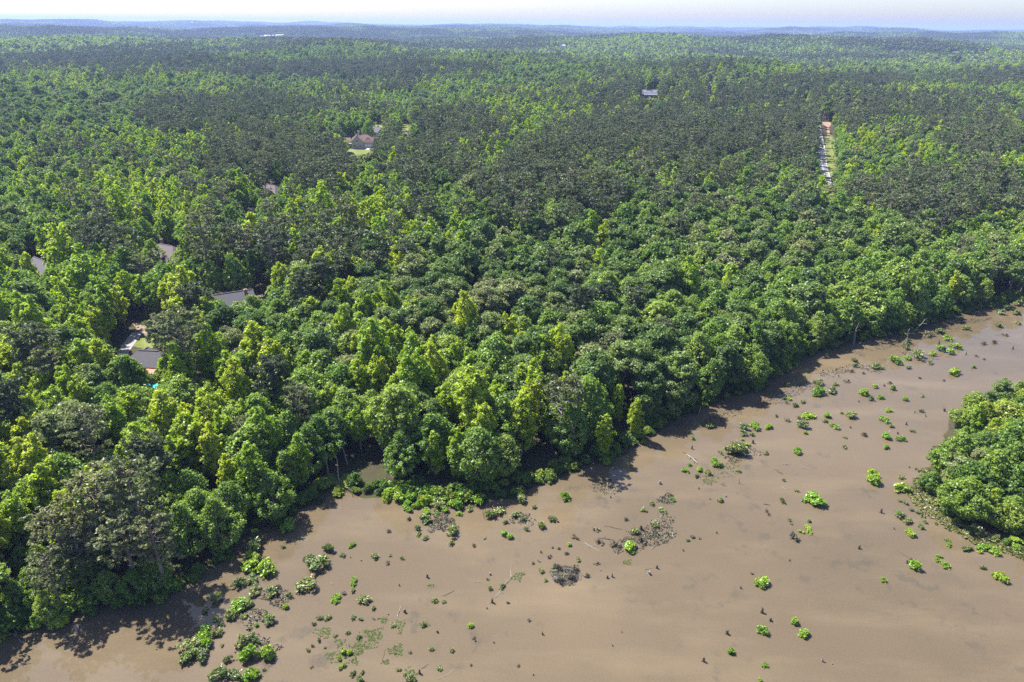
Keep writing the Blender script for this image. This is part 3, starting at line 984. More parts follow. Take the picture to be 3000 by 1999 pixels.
CLEAR_DISC += [(x + 1, y, 9.5), (x - 5, y, 5.5), (x + 7, y, 6)]
show((380, 1045), (392, 1036), (405, 1040), (420, 1045), (435, 1045), (448, 1055), (432, 1062))
HA = (x, y, z)

# coral canopy, white table and pool behind the house
x, y, z = at_px(445, 1089, 2.5)
cn = root_at('patio_canopy', x, y, z, rad(8), 'coral pink patio canopy behind the grey-roofed house', 'canopy')
g = Geo(); g.face([(-1.9, -1.5, 2.45), (1.9, -1.5, 2.45), (1.9, 1.5, 2.75), (-1.9, 1.5, 2.75)]); g.face([(-1.9, 1.5, 2.70), (1.9, 1.5, 2.70), (1.9, -1.5, 2.40), (-1.9, -1.5, 2.40)])
for a, b in (((-1.9, -1.5, 2.45), (1.9, -1.5, 2.45)), ((1.9, -1.5, 2.45), (1.9, 1.5, 2.75)), ((1.9, 1.5, 2.75), (-1.9, 1.5, 2.75)), ((-1.9, 1.5, 2.75), (-1.9, -1.5, 2.45))):
    g.face([(a[0], a[1], a[2] - .25), (b[0], b[1], b[2] - .25), b, a])
part('canopy_cloth', g, [M['coral']], cn)
for sx in (-1.8, 1.8):
    for sy in (-1.4, 1.4):
        g = Geo(); g.box(sx - .05, sx + .05, sy - .05, sy + .05, -.4, 2.42 + .1 * (sy + 1.4)); part('post', g, [M['trim']], cn)
CLEAR_DISC.append((x, y, 4))
show((440, 1086), (450, 1086), (434, 1092), (445, 1094))
x, y, z = at_px(446, 1131, .4)
pl = root_at('swimming_pool', x, y, z, rad(6), 'bright blue oval pool with pale surround behind the house', 'pool')
for nm, ro, ri, zz, mt in (('pool_deck', 3.9, 0, .22, 'concrete'),):
    g = Geo(); g.tube([(0, 0, -.6), (0, 0, zz)], [1, 1], 28); g.V = [(v[0] * 3.5, v[1] * 2.3, v[2]) for v in g.V]; part(nm, g, [M[mt]], pl)
g = Geo(); g.tube([(0, 0, .225), (0, 0, .33)], [1, 1], 28); g.V = [(v[0] * 2.9, v[1] * 1.8, v[2]) for v in g.V]; part('rim', g, [M['trim']], pl)
g = Geo(); g.tube([(0, 0, .335), (0, 0, .345)], [1, 1], 28); g.V = [(v[0] * 2.65, v[1] * 1.6, v[2]) for v in g.V]; part('pool_water', g, [M['pool']], pl)
CLEAR_DISC.append((x, y, 5))
show((430, 1128), (440, 1126), (452, 1126), (462, 1124))

# dark gabled house on bare earth
x, y, z = at_px(680, 872, 4.4)
hB = root_at('house', x, y, z, rad(28), 'grey gabled house with white barge board beside a bare yard', 'house')
r = block(hB, -7.0, 6.6, -5.2, 4.6, 3.0, 3.4, 'gable', M['siding_white'], M['roof_grey'])
for i in range(9):
    g = Geo(); xx = -5.6 + i * 1.35
    g.box(xx, xx + .42, .35, .75, 6.0, 6.22); part('roof_vent', g, [M['dark_metal']], r)
chimney(r, 4.4, -1.6, 4.2, 7.0, M['brick'])
block(hB, -12.5, -7.005, -3.6, 3.6, 2.7, 2.3, 'hip', M['siding_white'], M['roof_brown'])
block(hB, -3.4, 1.6, 4.605, 7.8, 2.7, 1.8, 'gable', M['siding_white'], M['roof_grey'], 'y')
for wx_ in (-4.6, -1.0, 3.4): add_window(hB, wx_, -5.2, 1.0, 1.3, 1.3, 'y-', M['trim'], M['glass'])
add_window(hB, 6.6, 0, 1.0, 1.3, 1.3, 'x+', M['trim'], M['glass'])
door(hB, 1.2, -5.2, .95, 2.05, 'y-', M['dark_wood'], M['grey_metal'])
CLEAR_DISC += [(x, y, 9.5), (x - 8, y - 4, 6.5), (x + 6, y + 3, 5)]
show((640, 874), (655, 866), (670, 862), (690, 855), (700, 862), (712, 870), (690, 872), (675, 880), (615, 860), (630, 865))

# mauve-roofed brick house
x, y, z = at_px(492, 736, 4.8)
hC = root_at('house', x, y, z, rad(-24), 'pinkish brick house with mauve-brown hipped roof in a clearing', 'house')
r = block(hC, -9.0, 8.0, -4.8, 5.0, 3.3, 4.0, 'hip', M['brick'], M['roof_brown'])
chimney(r, -5.0, 2.0, 4.6, 8.4, M['brick'])
block(hC, -6.6, 0.2, -9.6, -4.805, 3.1, 2.9, 'hip', M['brick'], M['roof_brown'], 'y')
block(hC, 3.0, 8.6, -7.8, -4.805, 3.1, 2.4, 'hip', M['brick'], M['roof_brown'], 'y')
for wx_ in (-5.0, -1.6): add_window(hC, wx_, -9.6, 1.0, 1.1, 1.4, 'y-', M['trim'], M['glass'])
for wx_ in (4.6, 7.0): add_window(hC, wx_, -7.8, 1.0, 1.1, 1.4, 'y-', M['trim'], M['glass'])
add_window(hC, 8.6, -6.3, 1.0, 1.1, 1.4, 'x+', M['trim'], M['glass'])
add_window(hC, 8.0, 1.0, 1.0, 1.1, 1.4, 'x+', M['trim'], M['glass'])
door(hC, 1.6, -4.8, 1.0, 2.1, 'y-', M['dark_wood'], M['grey_metal'])
CLEAR_DISC += [(x, y, 10.5), (x, y - 7, 8), (x + 7, y, 7)]
show((468, 722), (480, 718), (492, 728), (505, 730), (515, 735), (480, 742), (500, 748), (487, 755), (520, 728))

# roof glimpsed near the left edge
x, y, z = at_px(128, 776, 4.6)
hD = root_at('house', x, y, z, rad(-35), 'pale grey gabled roof half hidden by trees near the left edge', 'house')
r = block(hD, -7, 7, -4.2, 4.2, 3.0, 3.4, 'gable', M['siding_white'], M['roof_grey'])
chimney(r, -3, 1.5, 4.4, 7.2, M['brick'])
for wx_ in (-4, 0, 4): add_window(hD, wx_, -4.2, 1.0, 1.2, 1.3, 'y-', M['trim'], M['glass'])
CLEAR_DISC.append((x, y, 9))
show((118, 770), (126, 776), (136, 780), (128, 784))

# cream house with two cars
x, y, z = at_px(1046, 414, 4.0)
hE = root_at('house', x, y, z, rad(6), 'cream house with reddish roof and white garage door on a lawn', 'house')
r = block(hE, -5.0, 11.5, 0.0, 9.0, 4.0, 4.4, 'hip', M['siding_cream'], M['roof_tan'])
block(hE, -3.4, 4.8, -6.6, -.005, 4.0, 5.0, 'gable', M['siding_cream'], M['roof_tan'], 'y')
block(hE, 4.805, 11.5, -4.4, -.006, 3.6, 3.0, 'hip', M['siding_cream'], M['roof_tan'], 'x')
block(hE, -13.0, -5.005, -1.5, 6.5, 3.3, 3.0, 'gable', M['siding_cream'], M['roof_tan'])
chimney(r, 1.0, 5.5, 6.0, 10.2, M['siding_cream'], .6)
g = Geo(); g.box(-13.3, -3.42, -4.4, -1.95, 2.75, 2.95); part('porch_roof', g, [M['roof_white']], hE)
for px_ in (-13.0, -10.2, -7.2, -4.2):
    g = Geo(); g.box(px_ - .1, px_ + .1, -4.25, -4.05, -1.2, 2.745); part('porch_post', g, [M['trim']], hE)
door(hE, 8.2, -4.4, 4.9, 2.3, 'y-', M['trim'], M['grey_metal'])
door(hE, -8.4, -1.5, 1.0, 2.1, 'y-', M['dark_wood'], M['grey_metal'])
for wx_, wy_, wz_ in ((-1.6, -6.6, .9), (2.8, -6.6, .9), (.7, -6.6, 4.4), (-11.2, -1.5, .9), (-6.3, -1.5, .9)):
    add_window(hE, wx_, wy_, wz_, 1.0, 1.4, 'y-', M['trim'], M['glass'])
CLEAR_DISC += [(x, y, 13), (x - 8, y, 9), (x + 8, y, 9)]
show((1015, 420), (1025, 414), (1035, 410), (1045, 404), (1058, 402), (1068, 410), (1072, 418), (1040, 422), (1060, 422))

def car(u, v, rz, paint, label):
    x, y, z = ground(u, v)
    c = root_at('parked_car', x, y, z + .1, rz, label, 'car', 'cars parked on the driveway')
    g = Geo()
    prof = [(-2.25, .38), (-2.28, .78), (-1.9, .92), (-1.35, .98), (1.05, .96), (2.0, .82), (2.26, .62), (2.22, .34)]
    top = [(-1.95, .93), (-1.45, 1.40), (.25, 1.44), (1.1, .97)]
    n = len(prof)
    for s in (-.88, .88):
        f = [(a, s, b) for a, b in prof]; g.face(f if s < 0 else f[::-1])
    for i in range(n):
        (a, b), (c2, d) = prof[i], prof[(i + 1) % n]
        g.face([(a, -.88, b), (a, .88, b), (c2, .88, d), (c2, -.88, d)])
    part('body', g, [paint], c)
    g = Geo()
    for i in range(3):
        (a, b), (c2, d) = top[i], top[i + 1]
        g.face([(a, -.72, b), (a, .72, b), (c2, .72, d), (c2, -.72, d)], 0 if i == 1 else 1)
    for s in (-.72, .72):
        f = [(a, s, b) for a, b in top]; g.face(f if s < 0 else f[::-1], 1)
    part('cabin', g, [paint, M['glass']], c)
    for wx_ in (-1.42, 1.38):
        for s in (-.88, .88):
            g = Geo(); g.tube([(wx_, s - .1, .33), (wx_, s + .1, .33)], [.33, .33], 12)
            wl = part('wheel', g, [M['rubber']], c)
            k = Geo(); k.tube([(wx_, s + .11 * np.sign(s) - .012, .33), (wx_, s + .11 * np.sign(s) + .012, .33)], [.19, .19], 10); part('rim', k, [M['grey_metal']], wl)
    for s in (-.62, .62):
        g = Geo(); g.box(2.2, 2.275, s - .17, s + .17, .6, .74); part('headlight', g, [M['trim']], c)
car(1022, 430, rad(4), M['car_silver'], 'silver car parked on the pale driveway of the cream house')
car(1046, 428.5, rad(172), M['car_blue'], 'dark blue car parked before the cream front gable')
car(434, 768, rad(0), M['car_white'], 'white car left of the mauve-roofed brick house')
show((434, 767), (430, 768))

x, y, z = at_px(1100, 382, 4.0)
hE2 = root_at('house', x, y, z, rad(-38), 'small grey-roofed house between lawns behind the cream house', 'house')
r = block(hE2, -7, 7, -4.0, 4.0, 3.2, 3.6, 'gable', M['siding_white'], M['roof_grey'])
chimney(r, 2, 1.2, 4.4, 7.4, M['brick'])
for wx_ in (-4, 0, 4): add_window(hE2, wx_, -4.0, 1.0, 1.1, 1.3, 'y-', M['trim'], M['glass'])
CLEAR_DISC.append((x, y, 9))
show((1092, 376), (1098, 380), (1104, 384), (1108, 387))

x, y, z = at_px(798, 556, 4.6)
hF = root_at('house', x, y, z, rad(-30), 'grey-brown roofed house screened by a bare tree among pines', 'house')
r = block(hF, -9, 7, -4.6, 4.6, 3.2, 4.0, 'hip', M['brick'], M['roof_brown'])
chimney(r, -2, 1.6, 4.6, 8.2, M['brick'])
for wx_ in (-6, -2, 2, 5): add_window(hF, wx_, -4.6, 1.0, 1.1, 1.3, 'y-', M['trim'], M['glass'])
CLEAR_DISC += [(x, y, 10)]
show((803, 545), (808, 553), (812, 560), (795, 562))

x, y, z = at_px(1904, 276, 3.5)
hG = root_at('barn', x, y, z, rad(-3), 'long low barn with dark blue-grey metal roof in two tiers', 'barn')
block(hG, -18, 18, -1, 10, 5.0, 3.2, 'gable', M['siding_white'], M['roof_metal'])
g = Geo(); g.face([(-18.6, -7.5, 3.2), (18.6, -7.5, 3.2), (18.6, -1.3, 4.6), (-18.6, -1.3, 4.6)]); g.face([(-18.6, -1.3, 4.45), (18.6, -1.3, 4.45), (18.6, -7.5, 3.05), (-18.6, -7.5, 3.05)])
g.face([(-18.6, -7.5, 3.05), (18.6, -7.5, 3.05), (18.6, -7.5, 3.2), (-18.6, -7.5, 3.2)])
part('lean_to_roof', g, [M['roof_metal']], hG)
for px_ in np.linspace(-18, 18, 9):
    g = Geo(); g.box(px_ - .12, px_ + .12, -7.3, -7.06, -2, 3.1); part('post', g, [M['dark_wood']], hG)
CLEAR_DISC += [(x + k, y, 11) for k in (-14, -5, 5, 14)]
show(*[(u, vv) for u in range(1884, 1928, 5) for vv in (270, 277)])

def far_house(u, v, w, d, h, rz, label, roofm='roof_white', wallm='siding_white'):
    x, y, z = ground(u, v)
    o = root_at('far_house', x, y, z, rz, label, 'house')
    block(o, -w / 2, w / 2, -d / 2, d / 2, h, h * .6, 'gable', M[wallm], M[roofm], ridge=False)
    for k in (-.3, 0, .3): add_window(o, k * w, -d / 2, h * .3, w * .1, h * .35, 'y-', M['trim'], M['glass'])
    CLEAR_DISC.append((x, y, max(w, d) * .75))
    show((u, v - 1), (u - 2, v - 1), (u + 2, v - 1))
far_house(1307, 108, 22, 14, 9, .1, 'tiny white house alone on the far wooded plain')
far_house(1648, 141, 16, 11, 7, .3, 'small white house at the foot of the dark far ridge')
far_house(2322, 101, 34, 18, 10, .0, 'pale building below the hill with the mast')
far_house(2082, 264, 13, 9, 6, .2, 'little white gable end among trees right of the barn')

wh_px = [(748, 106, 20, 12), (758, 108, 26, 12), (771, 107, 34, 13), (786, 108.5, 40, 15), (803, 107, 26, 12), (818, 107.6, 34, 13), (834, 106.4, 22, 12), (849, 107.6, 30, 12), (866, 105.8, 20, 12), (880, 106.4, 34, 12)]
words_n = ['first', 'second', 'third', 'fourth', 'fifth', 'sixth', 'seventh', 'eighth', 'ninth', 'last']
for i, (u, v, w, d) in enumerate(wh_px):
    x, y, z = ground(u, v)
    o = root_at('warehouse', x, y, z, RNG.uniform(-.2, .2), f'{words_n[i]} white warehouse from the left in the distant town row', 'warehouse', 'white warehouses in the distant town')
    h = RNG.uniform(6, 10)
    block(o, -w / 2, w / 2, -d / 2, d / 2, h, 2.5, 'gable', M['siding_white'], M['roof_white'], ridge=False)
    g = Geo(); g.box(-w * .2, w * .2, -d / 2 - .08, -d / 2 - .01, 0, h * .6); part('door', g, [M['grey_metal']], o)
    CLEAR_DISC.append((x, y, w))
    show((u, v - 1))

def mast(name, u, v, h, label, tank=False):
    x, y, z = ground(u, v)
    o = root_at(name, x, y, z, 0, label, 'water tower' if tank else 'radio mast')
    if tank:
        for k in range(6):
            a = k * 1.047; g = Geo(); g.tube([(math.cos(a) * 7, math.sin(a) * 7, -2), (math.cos(a) * 6, math.sin(a) * 6, h * .72)], [.6, .6], 6); part('leg', g, [M['grey_metal']], o)
        g = Geo(); g.tube([(0, 0, h * .68), (0, 0, h * .74), (0, 0, h * .86), (0, 0, h * .94), (0, 0, h)], [3, 9, 10.5, 8, 1], 20); part('tank', g, [M['siding_white']], o)
    else:
        w = h * .045
        for sx, sy in ((-1, -1), (1, -1), (1, 1), (-1, 1)):
            g = Geo(); g.tube([(sx * w, sy * w, -2), (sx * w * .25, sy * w * .25, h)], [w * .3, w * .2], 5); part('leg', g, [M['grey_metal']], o)
        g = Geo()
        for q in range(8):
            a0, a1 = q / 8, (q + 1) / 8; wa, wb = w * (1 - .75 * a0), w * (1 - .75 * a1)
            g.tube([(-wa, -wa, h * a0), (wb, -wb, h * a1)], [w * .1, w * .1], 4); g.tube([(wa, wa, h * a0), (-wb, wb, h * a1)], [w * .1, w * .1], 4)
        part('bracing', g, [M['grey_metal']], o)
mast('water_tower', 565, 78, 48, 'white water tower far off against the hazy skyline', True)
mast('radio_mast', 2325, 100, 75, 'thin radio mast on the wooded hill at the skyline')
mast('radio_mast', 1364, 84, 70, 'dark lattice mast breaking the skyline near the middle')

def pole(u, v, h, label, wires_to=None):
    x, y, z = ground(u, v)
    o = root_at('utility_pole', x, y, z, .1, label, 'utility pole', 'utility poles along the road')
    g = Geo(); g.tube([(0, 0, -1), (0, 0, h)], [.17, .11], 8); part('post', g, [M['dark_wood']], o)
    g = Geo(); g.box(-1.2, 1.2, -.06, .06, h - .8, h - .65); arm = part('crossarm', g, [M['dark_wood']], o)
    for k in (-1.05, .0, 1.05):
        g = Geo(); g.tube([(k, 0, h - .648), (k, 0, h - .45)], [.07, .05], 6); part('insulator', g, [M['grey_metal']], arm)
    return Vector((x, y, z + h - .5))
pa = pole(2441, 468, 11, 'nearest utility pole on the grass beside the road')
pb = pole(2426, 420, 11, 'middle utility pole on the roadside grass')
pc = pole(2403, 366, 11, 'farthest utility pole by the red clay bank')
for a, b, nm in ((pa, pb, 'overhead wires from the nearest to the middle pole'), (pb, pc, 'overhead wires from the middle to the farthest pole')):
    g = Geo()
    o = root_at('power_line', *a, 0, nm, 'power line')
    for k in (-1.05, 0, 1.05):
        g = Geo(); pts = []
        for q in range(9):
            t = q / 8; p = (b - a) * t; pts.append((p.x + k, p.y, p.z - 1.1 * 4 * t * (1 - t)))
        g.tube(pts, [.025] * 9, 4); part('wire', g, [M['dark_metal']], o)
# ------------------------------------------------------------------ describing places
LANDMARKS = [('the grey-roofed house by the driveway', 325, 822), ('the bright blue pool', 352, 883), ('the coral pink canopy', 347, 850),
    ('the gabled house with bare yard', 535, 682), ('the mauve-roofed brick house', 385, 572), ('the cream house', 820, 325),
    ('the small grey-roofed house', 860, 298), ('the visible paved road', 1895, 390), ('the red clay bank', 1900, 283),
    ('the roof near the left edge', 98, 608), ('the bare-crowned grey pine', 1288, 930), ('the tallest white shore snag', 1757, 850),
    ('the middle white shore snag', 1962, 768), ('the farthest white shore snag', 2083, 768), ('the grassy gap in the bank', 775, 1095),
    ('the bottom-left pine cluster', 250, 1160), ('the pale flowering bank tree', 860, 1075), ('the centre of the photo', 1176, 784),
    ('the middle of the right edge', 2353, 600), ('the middle of the left edge', 0, 784), ('the bottom-left corner', 0, 1568),
    ('the pale drooping tree', 845, 1075), ('the skeletal pine by the shore', 1690, 770), ('the mud spit on the bank', 1150, 1170),
    ('the screened grey-brown house', 630, 432), ('the bare yard', 600, 682), ('the shrubby bank peninsula', 2300, 1100),
    ('the upper middle of the wood', 1225, 560), ('the lower middle of the wood', 1100, 960), ('the upper left of the wood', 300, 400), ('the upper right of the wood', 2050, 430), ('the wood at mid left', 480, 480), ('the middle right of the wood', 1980, 650), ('the wood above centre', 1450, 640), ('the shoreline at mid right', 1560, 960), ('the pine stand above centre', 1500, 320), ('the dark stand at upper left', 650, 370), ('the pines behind the cream house', 1010, 318), ('the wood left of the road', 1770, 350), ('the wood right of the road', 2060, 350), ('the right quarter point', 1760, 640),
    ('the concrete driveway', 296, 775), ('the lower left quarter point', 590, 1010), ('the wood behind the far bank', 2200, 560), ('the tallest lime crown', 1083, 905),
    ('the twin lime crowns', 865, 810), ('the wood left of the pool', 130, 905), ('the dark gap in the wood', 740, 940)]
WATER_MARKS = [('the ring of drowned sticks', 1300, 1322), ('the largest bright island bush', 1871, 1146), ('the twin bright bushes', 1838, 1438),
    ('the tangled weed raft', 1475, 1215), ('the mossy weed bed', 1660, 1065), ('the mud spit on the bank', 1150, 1185), ('the marshy bank peninsula', 2140, 1130),
    ('the bottom-left bush islet', 575, 1510), ('the long dark bush islet', 450, 1480), ('the tall leafy bush islet', 590, 1280), ('the speckled lily raft', 850, 1480),
    ('the tallest white shore snag', 1757, 880), ('the middle white shore snag', 1962, 800), ('the farthest white shore snag', 2075, 790), ('the fallen shore trunk', 2110, 755),
    ('the lone upright stake', 1700, 1105), ('the twiggy brush mat', 1030, 1195), ('the bottom edge', 1150, 1568), ('the lower right corner', 2353, 1568),
    ('the outermost oval bush', 2300, 1328), ('the pale sand patch', 960, 1490), ('the grassy gap in the bank', 790, 1150), ('the right edge', 2353, 780),
    ('the green algae slick', 1050, 1345), ('the bottom-left corner', 100, 1500)]
ORD = ['nearest', 'second nearest', 'third nearest', 'fourth nearest', 'fifth nearest', 'sixth nearest', 'seventh nearest', 'eighth nearest', 'ninth nearest', 'tenth nearest',
       'eleventh nearest', 'twelfth nearest', 'thirteenth nearest', 'fourteenth nearest', 'fifteenth nearest', 'sixteenth nearest', 'seventeenth nearest', 'eighteenth nearest',
       'nineteenth nearest', 'twentieth nearest'] + [f'twenty-{k} nearest' for k in ('first', 'second', 'third', 'fourth', 'fifth', 'sixth', 'seventh', 'eighth', 'ninth')]
TO_NAME = []      # (object, description, u, v, water?)
def name_later(o, desc, x, y, z, water=False):
    u, v, _ = project([x], [y], [z])
    TO_NAME.append((o, desc, float(u[0]) / K, float(v[0]) / K, water))

def write_labels():
    """name each thing by the landmark for which it ranks nearest among its like, on one side of it"""
    groups = {}
    for t in TO_NAME:
        groups.setdefault((t[1], t[4]), []).append(t)
    for (desc, wtr), lst in groups.items():
        L = WATER_MARKS if wtr else LANDMARKS
        U = np.array([t[2] for t in lst]); V_ = np.array([t[3] for t in lst])
        best = np.full(len(lst), 10 ** 6); pick = [None] * len(lst)
        for nm, a, b in L:
            du, dv = U - a, (V_ - b) * 1.25
            side = np.where(np.abs(du) > np.abs(dv), np.where(du < 0, 0, 1), np.where(dv < 0, 2, 3))
            d = np.hypot(du, dv)
            for s_, way in enumerate(('left of', 'right of', 'behind', 'in front of')):
                ids = np.nonzero(side == s_)[0]
                for r, i in enumerate(ids[np.argsort(d[ids])]):
                    cost = r + d[i] / 260.0
                    if r < len(ORD) and cost < best[i]:
                        best[i] = cost; pick[i] = f'{desc}, {ORD[r]} {way} {nm}'
        for t, lab in zip(lst, pick):
            t[0]['label'] = lab or desc + ' deep inside the wood'

DESC = {'oak': 'domed dark green tree', 'maple': 'rounded mid-green tree', 'tulip': 'upright lime-green tree', 'pine': 'open-crowned grey-green pine', 'alder': 'low bright green tree', 'palepine': 'airy olive-grey tall pine'}
GROUP = {'oak': 'dark domed trees of the wood', 'maple': 'mid-green trees of the wood', 'tulip': 'lime-green trees of the wood', 'pine': 'pines of the wood', 'alder': 'low trees on the bank peninsula', 'palepine': 'tall airy olive-grey pines'}
THING = {'oak': 'oak_tree', 'maple': 'maple_tree', 'tulip': 'tulip_tree', 'pine': 'pine_tree', 'alder': 'alder_tree', 'palepine': 'pine_tree'}

# ------------------------------------------------------------------ where the trees stand
PINES = [(630, 370, 165, 62, .85), (480, 275, 150, 45, .7), (1040, 312, 120, 46, .85), (1500, 320, 240, 62, .85), (1790, 325, 110, 55, .75), (1580, 232, 290, 26, .85),
         (850, 165, 290, 20, .85), (2160, 455, 210, 50, .6), (700, 575, 95, 55, .55), (560, 600, 80, 45, .75), (2250, 335, 110, 25, .6), (1235, 400, 85, 55, .75),
         (250, 145, 260, 16, .7), (1900, 195, 200, 14, .7), (760, 400, 60, 60, .75), (2000, 262, 260, 18, .6), (470, 700, 60, 40, .5), (1350, 455, 60, 30, .5),
         (250, 560, 60, 40, .45), (160, 1010, 90, 40, .25), (690, 900, 50, 40, .2), (1000, 400, 130, 35, .6), (620, 250, 200, 25, .6)]
LIMES = [(880, 470, 115, 62, .55), (720, 520, 110, 50, .55), (320, 450, 130, 60, .5), (400, 330, 150, 55, .4), (1060, 900, 210, 120, .38), (870, 800, 90, 90, .4),
         (110, 800, 120, 60, .5), (540, 830, 120, 60, .5), (80, 960, 120, 60, .35), (760, 240, 160, 28, .35), (280, 660, 90, 50, .4), (430, 680, 60, 60, .5), (950, 560, 120, 50, .35), (1420, 370, 130, 28, .3), (420, 960, 380, 110, .30), (100, 1250, 160, 160, .3), (760, 660, 120, 60, .3)]
OAKS = [(1200, 580, 330, 70, .6), (1700, 560, 420, 110, .55), (2050, 620, 350, 90, .45), (60, 540, 110, 60, .75), (1000, 720, 260, 80, .55), (1450, 800, 260, 90, .5), (750, 1050, 150, 60, .5), (120, 260, 260, 50, .7)]
MAPLES = [(2050, 680, 320, 120, .6), (1500, 950, 260, 90, .55), (2200, 300, 200, 60, .4), (1850, 720, 200, 90, .5), (1150, 1040, 260, 60, .5), (480, 1010, 520, 170, .42), (300, 900, 330, 60, .3), (600, 480, 500, 60, .3)]
_nr = np.random.default_rng(5)
_nw = []
for wl in (90, 160, 300, 520, 900):
    for _ in range(3):
        th = _nr.uniform(0, 6.28); _nw.append((math.cos(th) * 6.28 / wl, math.sin(th) * 6.28 / wl, _nr.uniform(0, 6.28), wl))
def lowfreq(x, y, s):
    out = 0
    for i, (a, b, p, wl) in enumerate(_nw):
        r = math.hypot(1, 0)
        out = out + np.sin(a * x + b * y + p + s * (1.7 + i * .61)) * (1.0 if wl > 140 else .6)
    return out / 5.0

def choose(rng, x, y, z, far=False):
    u, v, dep = project(x, y, z)
    u, v = u / K, v / K
    w = np.stack([.30 + .22 * lowfreq(x, y, 0), .32 + .2 * lowfreq(x, y, 1.3), .22 + .2 * lowfreq(x, y, 2.9), .07 + .30 * lowfreq(x, y, 4.1)], 0)
    w = np.clip(w, .02, None) ** 1.8; w /= w.sum(0)
    for k, lst in ((0, OAKS), (1, MAPLES), (2, LIMES), (3, PINES)):
        for cx, cy, rx, ry, p in lst:
            p = p * (.70 if k == 3 else 1)
            q = ((u - cx) / rx) ** 2 + ((v - cy) / ry) ** 2
            f = p * np.clip(1.35 - q, 0, 1) ** .6 * (q < 1.35)
            w = w * (1 - f)
            w[k] = w[k] + f
    # few pines among the trees of the near right bank
    w[3] = np.where((u > 950) & (v > 540), w[3] * .12, np.where(v > 640, w[3] * .22, w[3]))
    w /= w.sum(0)
    c = np.cumsum(w, 0)
    return (rng.random(x.shape) > c).sum(0).clip(0, 3)

KIND = ['oak', 'maple', 'tulip', 'pine', 'alder', 'palepine']
CRW = {'oak': 9.0, 'maple': 7.2, 'tulip': 5.8, 'pine': 7.2, 'alder': 6.4, 'palepine': 8.6}
KV = np.array(KEEP_VISIBLE)

def blocked(x, y, z, h, wd):
    """trees that would stand on open ground or hide it"""
    bad = np.zeros(x.shape, bool)
    for p in CLEAR_POLY:
        P = np.array(p)
        m = (x > P[:, 0].min() - 5) & (x < P[:, 0].max() + 5) & (y > P[:, 1].min() - 5) & (y < P[:, 1].max() + 5)
        if m.any():
            bad[m] |= inside(x[m], y[m], P) | (seg_dist(x[m], y[m], P) < 2.0)
    for p, r in CLEAR_LINE:
        P = np.array(p)
        m = (x > P[:, 0].min() - 9) & (x < P[:, 0].max() + 9) & (y > P[:, 1].min() - 9) & (y < P[:, 1].max() + 9)
        if m.any():
            bad[m] |= seg_dist(x[m], y[m], P, False) < r
    for cx, cy, r in CLEAR_DISC:
        bad |= (x - cx) ** 2 + (y - cy) ** 2 < (r + 1.5) ** 2
    ub, vb, dep = project(x, y, z + h * .15)
    ut, vt, _ = project(x, y, z + h)
    dist = np.sqrt(x * x + y * y + (z - CAM_Z) ** 2)
    r = wd * .5 * FPX / dep
    for u, v, d in KV:
        m = (dist < d + 4) & (np.abs(u - (ub + ut) * .5) < r * .95 + np.abs(ub - ut) * .2) & (v > vt - 1) & (v < vb + 1)
        bad |= m
    return bad

rng = np.random.default_rng(11)
placed = []       # near trees: kind, x, y, z, scale, bushy, hero

C5 = (1000, 600); C4 = (0, 600); C7 = (0, 1299); C6 = (2000, 700); C8 = (1000, 1299); C9 = (2000, 1299)
Q = 1000.0 / 2240.0
def crop(o, a, b):
    return o[0] + a * Q, o[1] + b * Q
HERO = []
def heroes(kind, off, lst, low=1.0):
    for t in lst:
        a, b, w = t[:3]
        u, v = crop(off, a, b)
        hh = {'oak': 11, 'maple': 10.5, 'tulip': 13, 'pine': 17.5, 'palepine': 17.5}[kind] * low
        x, y, z = at_px(u, v, hh)
        dep = project([x], [y], [z + hh])[2][0]
        s = w * Q * dep / FPX / CRW[kind]
        HERO.append((kind, x, y, z, float(np.clip(s, .62, 1.35)) if low == 1 else low * 1.25))
heroes('tulip', C5, [(210, 980, 170), (600, 880, 110), (740, 950, 120), (850, 900, 80), (1180, 900, 120), (1150, 780, 60), (810, 770, 150), (450, 690, 120), (1430, 960, 150), (1390, 850, 70),
    (1350, 640, 70), (1150, 400, 70), (1205, 470, 60), (650, 505, 75), (640, 370, 80), (410, 430, 90), (250, 290, 150), (360, 310, 100), (1720, 190, 90), (1640, 160, 110), (1740, 580, 90),
    (1690, 400, 110), (1720, 880, 80), (1730, 1030, 80), (1480, 1100, 100), (1350, 1090, 80), (680, 1110, 100), (860, 1130, 110), (860, 1290, 190), (930, 1400, 150), (480, 1380, 80), (600, 1460, 60),
    (330, 1200, 120), (200, 1250, 90), (1740, 1350, 110), (1830, 1140, 80), (1950, 1230, 80), (1980, 560, 50), (540, 920, 100), (100, 1300, 100), (1970, 740, 60), (200, 700, 60), (160, 150, 120), (60, 60, 110), (390, 90, 80)])
heroes('tulip', C4, [(240, 840, 220), (510, 820, 130), (660, 680, 140), (1210, 590, 140), (560, 500, 190), (1670, 260, 160), (2010, 1010, 120), (1390, 980, 160), (1490, 1080, 140), (700, 1050, 220), (130, 1120, 130),
    (1290, 1090, 90), (650, 1320, 100), (820, 1480, 110), (1070, 1300, 110), (1200, 1290, 110), (1370, 1220, 80), (1080, 1440, 110), (2150, 1200, 120), (1940, 280, 110), (1840, 470, 110), (240, 520, 150), (380, 300, 130), (1050, 330, 90), (80, 980, 140), (790, 80, 160), (2130, 60, 150)])
heroes('palepine', C4, [(560, 1430, 260), (1560, 1340, 180), (1940, 1190, 190), (1200, 900, 240), (300, 980, 190), (1340, 260, 220), (910, 300, 110), (1480, 740, 120), (1830, 240, 110), (1520, 150, 130)])
heroes('palepine', C7, [(860, 290, 330), (620, 330, 290), (330, 440, 240), (230, 600, 210), (770, 470, 240), (960, 470, 250), (470, 420, 220)])
